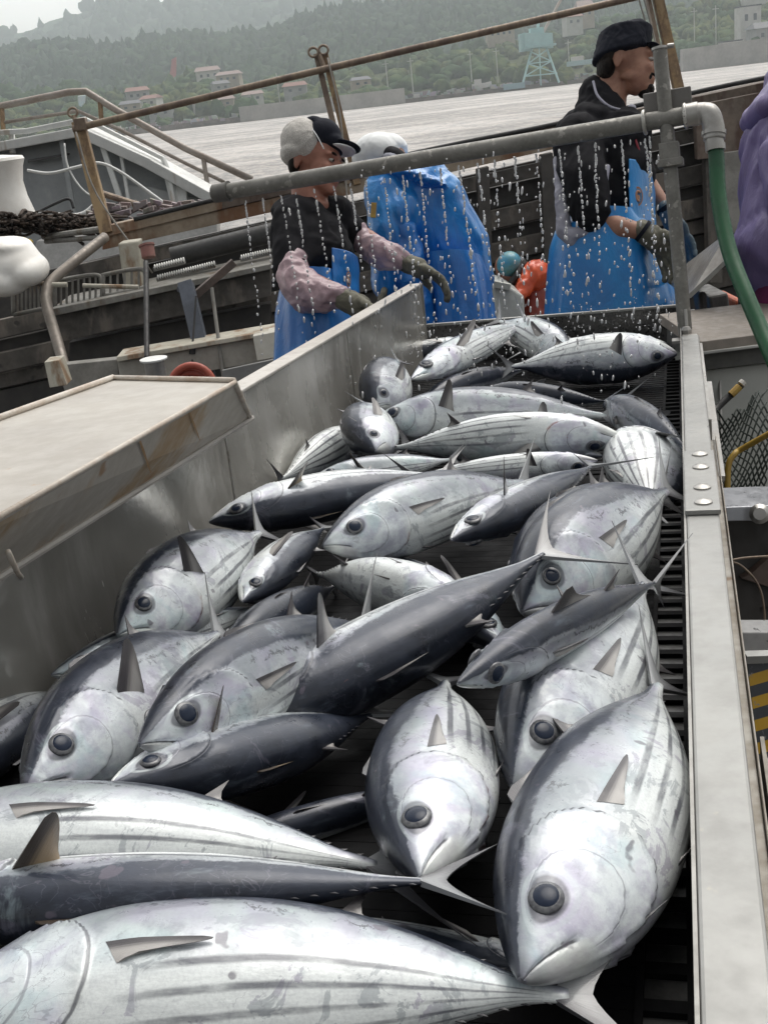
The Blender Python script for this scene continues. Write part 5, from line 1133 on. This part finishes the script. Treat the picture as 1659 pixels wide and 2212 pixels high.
def emblem(px, py, d, rx, ry, par, n_=None):
    """small oval badge: ring, inner disc and a curled figure"""
    n_ = CZ*.96+CX*.25 if n_ is None else n_; n_ = nrm(n_); Y = nrm(CY-n_*n_.dot(CY)); X = np.cross(Y, n_); c = W(px, py, d); k = PXM(d)
    t = lambda r, h, mt_, nm: None
    def disc(r0, h, mat, nm, pts=None):
        m = MB(); ring_ = [c+X*rx*k*r0*math.cos(a)+Y*ry*k*r0*math.sin(a) for a in np.linspace(0, 2*PI, 28, endpoint=False)]; m.slab([p+n_*h for p in ring_], n_*.001); return m.build(nm, mat, par)
    disc(1.0, 0, plain('badge_orange', (.42, .20, .10), (.32, .15, .08), rough=.6) if 'badge_orange' not in bpy.data.materials else bpy.data.materials['badge_orange'], 'badge')
    disc(.80, .0012, plain('badge_blue', (.10, .22, .38), rough=.6) if 'badge_blue' not in bpy.data.materials else bpy.data.materials['badge_blue'], 'badge_field')
    m = MB(); arc = [c+n_*.003+X*rx*k*.42*math.cos(a)+Y*ry*k*.50*math.sin(a) for a in np.linspace(.7, 5.2, 14)]; m.tube(arc, rx*k*.22, 8); m.ell(c+n_*.003-Y*ry*k*.15, (rx*k*.34, ry*k*.28, .002), (X, Y, n_), 12, 8)
    m.build('badge_figure', bpy.data.materials['badge_orange'] if False else (bpy.data.materials.get('badge_tan') or plain('badge_tan', (.50, .33, .22), (.4, .2, .12), rough=.6)), par, smooth=True)
def skirt(cx_, prof, d, par, mat, name='apron', depth=.15, wav=.010, nf=7, ph=0, tilt=0, arc=None):
    """draped cloth around the body; prof: (py, left px, right px)"""
    rows = []
    N = 72; prof = list(prof); ys = [p[0] for p in prof]
    for y in np.linspace(ys[0], ys[-1], 46):
        l = np.interp(y, ys, [p[1] for p in prof]); r = np.interp(y, ys, [p[2] for p in prof]); q = (y-ys[0])/(ys[-1]-ys[0]); row = []
        c = (l+r)/2; k = PXM(d)
        for i in range(N):
            a = 2*PI*i/N if arc is None else math.radians(arc[0]+(arc[1]-arc[0])*i/(N-1)); fold = wav*(.2+q)*(math.sin(a*nf+ph+q*2.0)+.6*math.sin(a*(nf*2+1)+ph*2-q*3.0)+.8*mnoise.noise(Vector((math.cos(a)*2.2, math.sin(a)*2.2+ph, q*2.6))))
            p = W(c, y, d)+CX*((r-l)/2*k+fold)*math.cos(a)+CZ*(depth+fold)*math.sin(a)+CZ*tilt*q
            row.append(p)
        if arc is None: row.append(row[0])
        rows.append(row)
    if arc:
        m = MB(); m.grid(rows); o = m.build(name, mat, par, smooth=True); sd = o.modifiers.new('thickness', 'SOLIDIFY'); sd.thickness = .004; return o
    m = MB(); m.grid(rows); k0 = len(m.v); top = np.mean(rows[0][:-1], 0); m.add([top]+rows[0][:-1], [(0, i+1, (i+1) % N+1) for i in range(N)])
    return m.build(name, mat, par, smooth=True)
# ---- right worker: black cap, black jersey, bright blue apron
D1 = 4.0
p1 = thing('person', 'person in black flat-topped cap and black jersey with bright blue apron, working behind the trough', 'person', W(1310, 1228, D1))
f1 = nrm(CX*.93-CZ*.12-CY*.05+CZ*.30); u1 = nrm(CY*.99-CX*.02)
hc = W(1352, 136, D1); m = PB(); Ph, axh = head_parts(m, hc, f1, u1, .98)
m.C((1322, 165, D1+.02, 34), (1310, 235, D1+.03, 42)); m.E(1308, 250, D1+.02, 46, 26, .07)
m.C((1292, 470, D1-.16, 27), (1340, 494, D1-.19, 26), (1396, 504, D1-.20, 17)); m.C((1400, 400, D1+.13, 20), (1444, 458, D1+.08, 14))
m.E(1296, 420, D1+.02, 50, 160, .08); m.C((1300, 420, D1, 50), (1300, 640, D1, 50)); m.C((1290, 640, D1-.05, 40), (1285, 1215, D1-.05, 28)); m.C((1330, 640, D1+.08, 40), (1335, 1215, D1+.08, 28)); m.C((1256, 310, D1-.1, 22), (1284, 470, D1-.16, 24)); m.C((1330, 300, D1+.06, 22), (1400, 400, D1+.13, 20))
part(m, 'body', SK1, p1, .0055, 4); face_bits(Ph, axh, p1)
m = PB(); m.ell(Ph(.088, 0, -.048), (.017, .032, .0065), axh); m.ell(Ph(.080, .026, -.058), (.012, .008, .012), axh); m.ell(Ph(.080, -.026, -.058), (.012, .008, .012), axh); part(m, 'moustache', HAIR, p1, .0025, 2)
m = PB(); m.ell(Ph(.082, 0, -.094), (.021, .026, .020), axh); m.ell(Ph(.070, 0, -.110), (.024, .028, .014), axh); part(m, 'beard', HAIR, p1, .003, 2)
m = PB(); m.E(1308, 148, D1, 19, 32, .068); m.E(1312, 130, D1, 24, 26, .076); m.E(1320, 122, D1, 32, 20, .080); part(m, 'hair', HAIR, p1, .004, 2, (.002, 60))
m = PB()
for q in np.linspace(0, 1, 12): m.E(1341+q*10, 120-q*50, D1, 65-7*q, 11, .100-.010*q, -11+q*6)
m.E(1384, 74, D1, 20, 20, .07, 10); m.E(1362, 64, D1, 34, 12, .078, -8)
part(m, 'cap', CAPB, p1, .004, 4, (.0035, 24))
m = PB(); m.E(1400, 112, D1, 26, 6, .085, 12); part(m, 'cap_peak', CAPB, p1, .0035, 2)
m = PB(); m.E(1290, 272, D1+.02, 78, 40, .13, 12); m.E(1300, 330, D1+.02, 102, 76, .155); m.E(1302, 430, D1+.02, 100, 110, .15); m.C((1292, 208, D1+.03, 44), (1296, 250, D1+.03, 58))
m.C((1248, 300, D1-.08, 54), (1260, 390, D1-.15, 52), (1280, 466, D1-.17, 42)); m.C((1346, 290, D1+.08, 52), (1380, 390, D1+.12, 36)); m.E(1340, 300, D1-.02, 66, 60, .15); m.E(1350, 370, D1-.02, 52, 60, .15)
part(m, 'jersey', BLACKC, p1, .007, 5, (.011, 11, (1, 1, .7)))
m = MB(); m.tube(bez([W(1281, 176, D1-.03), W(1290, 206, D1-.075), W(1316, 230, D1-.10), W(1350, 238, D1-.09), W(1366, 230, D1-.05)], 6), .0045, 8); m.build('collar_trim', GREYC, p1, smooth=True)
m = PB(); m.E(1364, 233, D1-.07, 10, 8, .012); part(m, 'collar_tab', GREYC, p1, .003)
m = PB(); m.C((1203, 345, D1-.09, 8), (1210, 420, D1-.135, 12), (1218, 500, D1-.14, 17)); m.C((1218, 500, D1-.14, 17), (1236, 522, D1-.15, 13)); m.C((1240, 505, D1-.16, 15), (1278, 500, D1-.17, 9)); part(m, 'side_panel', GREYC, p1, .005, 4, (.006, 16))
m = PB(); m.C((1304, 385, D1-.19, 7), (1312, 360, D1-.175, 6), (1300, 430, D1-.20, 8)); part(m, 'elbow_stripe', GREYC, p1, .004)
m = MB(); m.tube(bez([W(1360, 236, D1-.09), W(1372, 300, D1-.15), W(1382, 336, D1-.15), W(1378, 380, D1-.15)], 5), .0035, 6); m.build('zip', plain('red_zip', (.35, .04, .06)), p1, smooth=True)
skirt(0, [(376, 1212, 1402), (420, 1200, 1408), (500, 1192, 1412)], D1-.005, p1, APR_L, 'apron_bib', .185, .007, 3, 1.1, arc=(-50, 72))
skirt(0, [(478, 1222, 1380), (500, 1196, 1402), (530, 1186, 1418), (580, 1181, 1430), (650, 1176, 1452), (760, 1170, 1470), (900, 1168, 1474), (1080, 1170, 1474)], D1-.01, p1, APR_L, 'apron', .20, .016, 5, .7)
m = PB(); m.C((1282, 1000, D1-.06, 50), (1282, 1200, D1-.06, 38)); m.C((1338, 1000, D1+.08, 50), (1338, 1200, D1+.08, 38)); m.E(1300, 1216, D1-.06, 62, 20, .06); m.E(1356, 1212, D1+.08, 62, 20, .06); part(m, 'boots', BLK, p1, .01)
emblem(1377, 424, D1-.165, 12, 21, p1)
m = PB(); hand(m, W(1424, 528, D1-.20), nrm(CX*.55-CY*.85), nrm(-CX*.6-CY*.2+CZ*.4), 1.15, .35, 1); m.C((1386, 499, D1-.2, 24), (1412, 518, D1-.2, 25)); part(m, 'glove', GLV, p1, .0035, 3, (.003, 30))
m = MB(); m.tube([W(1384, 497, D1-.2)+(_c:=(CY*.9+CX*.4))*0, W(1391, 502, D1-.2)], .040, 16); m.build('glove_cuff', CAPB, p1, smooth='auto')
m = PB(); hand(m, W(1464, 500, D1+.06), nrm(CX*.45-CY*.9), nrm(-CX*.6+CZ*.4), 1.1, .3, -1); m.C((1438, 452, D1+.08, 20), (1456, 486, D1+.07, 21)); part(m, 'glove', GLVB, p1, .0035, 3, (.003, 30))
m = MB(); m.tube([W(1434, 446, D1+.08), W(1440, 455, D1+.08)], .034, 16); m.build('glove_cuff', CAPB, p1, smooth='auto')
# ---- left worker: mesh cap, black shirt, sheer sleeves, blue apron
D2 = 3.95
p2 = thing('person', 'person in white mesh and black peaked cap, black shirt, sheer pink sleeves and blue apron', 'person', W(690, 1310, D2))
f2 = nrm(CX*.90-CY*.12+CZ*.38); u2 = nrm(CY*.96+CX*.10)
hc = W(680, 352, D2); m = PB(); Ph, axh = head_parts(m, hc, f2, u2, .95)
m.C((664, 380, D2+.02, 36), (672, 445, D2+.02, 42)); m.E(680, 448, D2+.01, 38, 22, .06)
m.C((642, 596, D2-.15, 24), (742, 640, D2-.25, 20), (765, 648, D2-.25, 18)); m.C((778, 500, D2+.1, 16), (868, 560, D2+.02, 17))
m.C((672, 490, D2, 44), (680, 700, D2, 60)); m.C((660, 700, D2, 44), (655, 1298, D2, 28)); m.C((715, 700, D2+.05, 44), (715, 1298, D2+.05, 28)); m.C((630, 480, D2-.08, 24), (636, 592, D2-.14, 26)); m.C((725, 480, D2+.07, 22), (778, 500, D2+.1, 16))
part(m, 'body', SK2, p2, .0055, 4); face_bits(Ph, axh, p2, .95)
m = PB(); m.E(638, 358, D2, 16, 22, .06); part(m, 'hair', HAIR, p2, .004, 2)
m = PB(); m.E(656, 310, D2, 50, 54, .095, -16); m.E(654, 280, D2, 30, 24, .07); m.E(640, 334, D2, 34, 26, .085); part(m, 'cap_mesh_back', CAPM, p2, .004, 4, (.003, 20))
m = PB(); m.E(699, 298, D2, 40, 40, .088, 30); m.E(716, 312, D2, 32, 24, .08, 20); m.E(684, 272, D2, 26, 17, .06, 20); part(m, 'cap_front', CAPB, p2, .004, 4)
m = PB(); m.E(745, 317, D2, 36, 5.5, .075, 10); part(m, 'cap_peak', CAPB, p2, .003, 2)
m = PB(); m.E(736, 325, D2-.005, 34, 4.5, .072, 6); part(m, 'peak_lining', CAPW, p2, .003, 2)
m = MB(); m.tube(bez([W(662, 262, D2-.06), W(684, 292, D2-.088), W(700, 322, D2-.088)], 5), .0022, 6); m.build('cap_piping', CAPW, p2, smooth=True)
m = MB(); m.ell(W(668, 257, D2), .008); m.build('cap_button', CAPB, p2, smooth=True)
m = PB(); m.E(652, 470, D2+.02, 66, 42, .14, 14); m.E(722, 462, D2+.08, 44, 36, .10); m.E(672, 530, D2+.02, 82, 80, .15); m.E(670, 600, D2+.02, 74, 60, .14)
m.C((630, 478, D2-.07, 44), (630, 580, D2-.14, 42)); m.C((724, 474, D2+.07, 42), (768, 512, D2+.11, 34)); m.E(690, 560, D2-.0, 76, 70, .15)
part(m, 'shirt', BLACKC, p2, .007, 5, (.012, 10, (1, 1, .7)))
m = PB(); m.C((634, 572, D2-.16, 34), (636, 600, D2-.18, 38), (664, 632, D2-.21, 42), (700, 640, D2-.24, 34), (736, 640, D2-.26, 24)); part(m, 'sleeve_cover', SLV, p2, .005, 3, (.014, 14))
m = PB(); m.C((776, 494, D2+.08, 18), (790, 525, D2+.08, 26), (822, 548, D2+.05, 32), (846, 556, D2+.03, 32), (868, 562, D2+.02, 22)); part(m, 'sleeve_cover', SLV, p2, .005, 3, (.013, 14))
skirt(0, [(558, 606, 772), (640, 602, 776)], D2-.005, p2, APR_D, 'apron_bib', .175, .006, 3, 1.1, arc=(-50, 66))
skirt(0, [(600, 640, 740), (625, 606, 764), (680, 596, 776), (780, 596, 790), (900, 598, 800), (1140, 600, 800)], D2-.0, p2, APR_D, 'apron', .185, .015, 6, 2.2)
emblem(753, 603, D2-.13, 7, 17, p2, CZ*.7+CX*.7)
m = PB(); m.C((655, 1080, D2-.02, 50), (655, 1280, D2-.02, 38)); m.C((715, 1080, D2+.08, 50), (715, 1280, D2+.08, 38)); m.E(674, 1298, D2-.02, 62, 20, .06); m.E(734, 1294, D2+.08, 62, 20, .06); part(m, 'boots', BLK, p2, .01)
m = PB(); hand(m, W(790, 668, D2-.27), nrm(CX*.9-CY*.45), nrm(-CY*.8+CZ*.2), 1.15, .5, 1); m.C((744, 646, D2-.26, 24), (776, 662, D2-.27, 27)); part(m, 'glove', GLV, p2, .0035, 3, (.004, 26))
m = PB(); hand(m, W(918, 585, D2+.0), nrm(CX*.9-CY*.42), nrm(-CY*.8-CX*.2), 1.15, .55, -1, .14); m.C((872, 566, D2+.02, 20), (902, 578, D2, 22)); part(m, 'glove', GLV, p2, .0035, 3, (.004, 26))
# ---- bent person in blue rain coat with white cap
D3 = 4.45
p3 = thing('person', 'person bending forward in blue rain coat and white cap between the two black shirted workers', 'person', W(960, 1155, D3))
f3 = nrm(-CY*.75+CZ*.45-CX*.3); u3 = nrm(CY*.6+CZ*.5+CX*.2)
m = PB(); hc = W(834, 362, D3-.02); Ph, axh = head_parts(m, hc, f3, u3, .84); m.C((840, 380, D3+.02, 30), (870, 430, D3+.03, 40)); m.C((880, 440, D3+.05, 34), (970, 600, D3+.05, 36)); m.C((930, 600, D3, 40), (950, 1145, D3, 28)); m.C((1000, 600, D3+.1, 40), (1010, 1145, D3+.1, 28))
m.C((830, 450, D3-.1, 26), (820, 560, D3-.12, 20)); part(m, 'body', SK1, p3, .006, 4); face_bits(Ph, axh, p3, .84)
m = PB(); m.E(816, 338, D3-.02, 56, 48, .13, -8); m.E(838, 326, D3, 44, 34, .115); part(m, 'cap', CAPW, p3, .004, 4, (.003, 14))
m = PB(); m.E(850, 342, D3-.09, 34, 22, .07, 24); part(m, 'hair_net', cloth('dark_lining', (.012, .012, .014), (.03, .03, .035)), p3, .004)
m = PB(); m.E(848, 348, D3-.13, 25, 14, .05, 20); part(m, 'face_mask', cloth('grey_mask', (.30, .31, .36), (.22, .22, .26), .8, 30), p3, .003, 2, (.003, 40))
m = PB(); m.E(880, 400, D3, 88, 36, .15, 12); m.E(905, 372, D3+.05, 50, 20, .12, 10); m.E(930, 440, D3+.05, 84, 76, .17, 30); m.C((910, 430, D3+.02, 84), (985, 540, D3+.05, 74), (1005, 600, D3+.05, 62))
m.C((826, 420, D3-.10, 44), (838, 500, D3-.12, 44), (836, 580, D3-.12, 34), (830, 620, D3-.12, 26)); m.E(860, 470, D3-.05, 56, 66, .15)
part(m, 'rain_coat', COATB, p3, .007, 5, (.015, 6.5, (1.6, 1, .55)))
m = PB(); m.E(890, 398, D3-.03, 88, 15, .155, 10); m.E(925, 412, D3-.03, 50, 10, .16, 8); part(m, 'folded_hood', COATB, p3, .005, 4, (.010, 18))
skirt(0, [(560, 905, 1040), (600, 910, 1052), (660, 925, 1060), (720, 930, 1066), (900, 940, 1070), (1050, 942, 1070)], D3-.02, p3, APR_D, 'rain_trousers', .17, .018, 5, 1.2)
m = PB(); m.C((860, 500, D3-.12, 40), (880, 580, D3-.10, 44), (905, 700, D3-.08, 46)); part(m, 'apron', APR_D, p3, .007, 5, (.014, 9))
m = PB(); hand(m, W(826, 640, D3-.12), -CY, CX*-.8+CZ*.2, 1.0, .5); part(m, 'glove', GLV, p3, .004, 3)
m = PB(); m.C((955, 960, D3, 44), (955, 1135, D3, 34)); m.C((1015, 960, D3+.1, 44), (1015, 1135, D3+.1, 34)); m.E(938, 1148, D3, 54, 18, .055); m.E(998, 1144, D3+.1, 54, 18, .055); part(m, 'boots', BLK, p3, .01)
m = MB(); m.beam(W(808, 438, D3-.2), W(806, 470, D3-.2), .02, .008, up=CZ); m.build('strap_clip', YEL, p3)
# ---- small crouching person in orange
D4 = 6.3
p4 = thing('person', 'crouching person in orange rain jacket and blue helmet, small behind the trough', 'person', W(1140, 800, D4))
m = PB(); f4 = nrm(-CX*.8-CY*.5+CZ*.2); hc = W(1098, 584, D4); Ph, axh = head_parts(m, hc, f4, nrm(CY+CX*-.4), .72); m.C((1110, 596, D4, 20), (1150, 640, D4, 30), (1160, 800, D4, 30)); part(m, 'body', SK2, p4, .008, 3); face_bits(Ph, axh, p4, .72)
m = PB(); m.E(1099, 572, D4-.02, 27, 29, .095, 20); part(m, 'helmet', plain('blue_green_helmet', (.05, .28, .48), (.12, .26, .22), rough=.35, scale=9), p4, .005, 3)
m = PB(); m.C((1122, 566, D4-.05, 9), (1118, 590, D4-.08, 8), (1104, 612, D4-.08, 8)); m.E(1124, 578, D4, 16, 22, .07); part(m, 'helmet_strap', BLK, p4, .006, 3)
m = PB(); m.E(1152, 604, D4, 34, 42, .17, 30); m.C((1140, 610, D4-.1, 22), (1120, 640, D4-.14, 14)); part(m, 'rain_jacket', cloth('orange_rain_coat', (.75, .10, .02), (.55, .07, .02), .4, 6, .5, .4), p4, .007, 4, (.012, 13))
m = PB(); m.C((1156, 640, D4+.02, 42), (1158, 800, D4, 44)); part(m, 'apron', cloth('dark_red_apron', (.26, .03, .015), (.2, .03, .02), .45, 6, .5, .3), p4, .009, 4, (.012, 9))
t = thing('fish_crate', 'pale grey plastic crate under the crouching person', 'crate', W(1095, 680, 5.9))
m = MB(); m.slab([W(x, y, 5.9) for x, y in ((1066, 612), (1100, 620), (1132, 640), (1134, 700), (1068, 700))], Yd*.4); m.build('side_panel', plain('pale_crate', (.40, .42, .40), (.3, .31, .3), rough=.5), t, bevel=.01)
m = MB(); m.beam(W(1062, 612, 5.88), W(1102, 620, 5.88), .03, .03); m.build('rim', PG, t)
# ---- person in purple rain coat at the right edge
D5 = 3.35
p5 = thing('person', 'person in purple rain coat with hood, cut off by the right edge', 'person', W(1720, 1395, D5))
m = PB(); Ph, axh = head_parts(m, W(1790, 175, D5), nrm(CX*.9-CZ*-.1), CY, .95); m.C((1780, 210, D5, 40), (1760, 270, D5, 46)); m.C((1720, 260, D5, 70), (1720, 700, D5, 70)); m.C((1690, 700, D5-.04, 46), (1688, 1370, D5-.04, 28)); m.C((1756, 700, D5+.06, 46), (1760, 1370, D5+.06, 28)); part(m, 'body', SK1, p5, .008, 4)
m = PB(); m.E(1705, 222, D5, 88, 60, .17, -28); m.E(1752, 172, D5, 96, 66, .17); m.E(1650, 245, D5, 44, 34, .12, -10); part(m, 'hood', PURP, p5, .007, 5, (.010, 8))
m = PB(); m.E(1700, 310, D5+.02, 92, 82, .19); m.C((1700, 330, D5+.02, 96), (1708, 560, D5+.02, 116)); m.E(1706, 540, D5+.02, 124, 100, .22); m.C((1690, 330, D5-.12, 50), (1705, 480, D5-.18, 44)); part(m, 'rain_coat', PURP, p5, .009, 5, (.014, 7, (1.5, 1.5, .3)))
m = PB(); m.C((1712, 640, D5, 84), (1720, 800, D5, 80)); m.C((1690, 800, D5-.04, 66), (1688, 1180, D5-.04, 50)); m.C((1756, 800, D5+.06, 66), (1760, 1180, D5+.06, 50)); part(m, 'trousers', PINKC, p5, .010, 4, (.01, 8))
m = PB(); m.C((1688, 1130, D5-.04, 56), (1688, 1360, D5-.04, 46)); m.C((1760, 1130, D5+.06, 56), (1760, 1360, D5+.06, 46)); m.E(1712, 1380, D5-.04, 76, 22, .06); m.E(1784, 1376, D5+.06, 76, 22, .06); part(m, 'boots', BLK, p5, .01)
m = PB(); Ph5 = Ph; m.ell(Ph5(-.03, 0, .04), (.098, .088, .10), axh); part(m, 'hair', HAIR, p5, .006, 3)
# ================================================================== sea haze
m = MB(); m.box(A(0, 860, 92), (4600, 1900, 190)); o = m.build('haze', None); o['kind'] = 'stuff'
hm = bpy.data.materials.new('haze_air'); hm.use_nodes = True; t_ = hm.node_tree; t_.nodes.clear()
oo = t_.nodes.new('ShaderNodeOutputMaterial'); pv = t_.nodes.new('ShaderNodeVolumePrincipled'); pv.inputs['Color'].default_value = (.87, .95, .985, 1); pv.inputs['Density'].default_value = .00046; pv.inputs['Anisotropy'].default_value = .3
t_.links.new(pv.outputs[0], oo.inputs['Volume']); o.data.materials.append(hm)
tag(o, 'thin pale sea haze in the air over the harbour', 'haze')
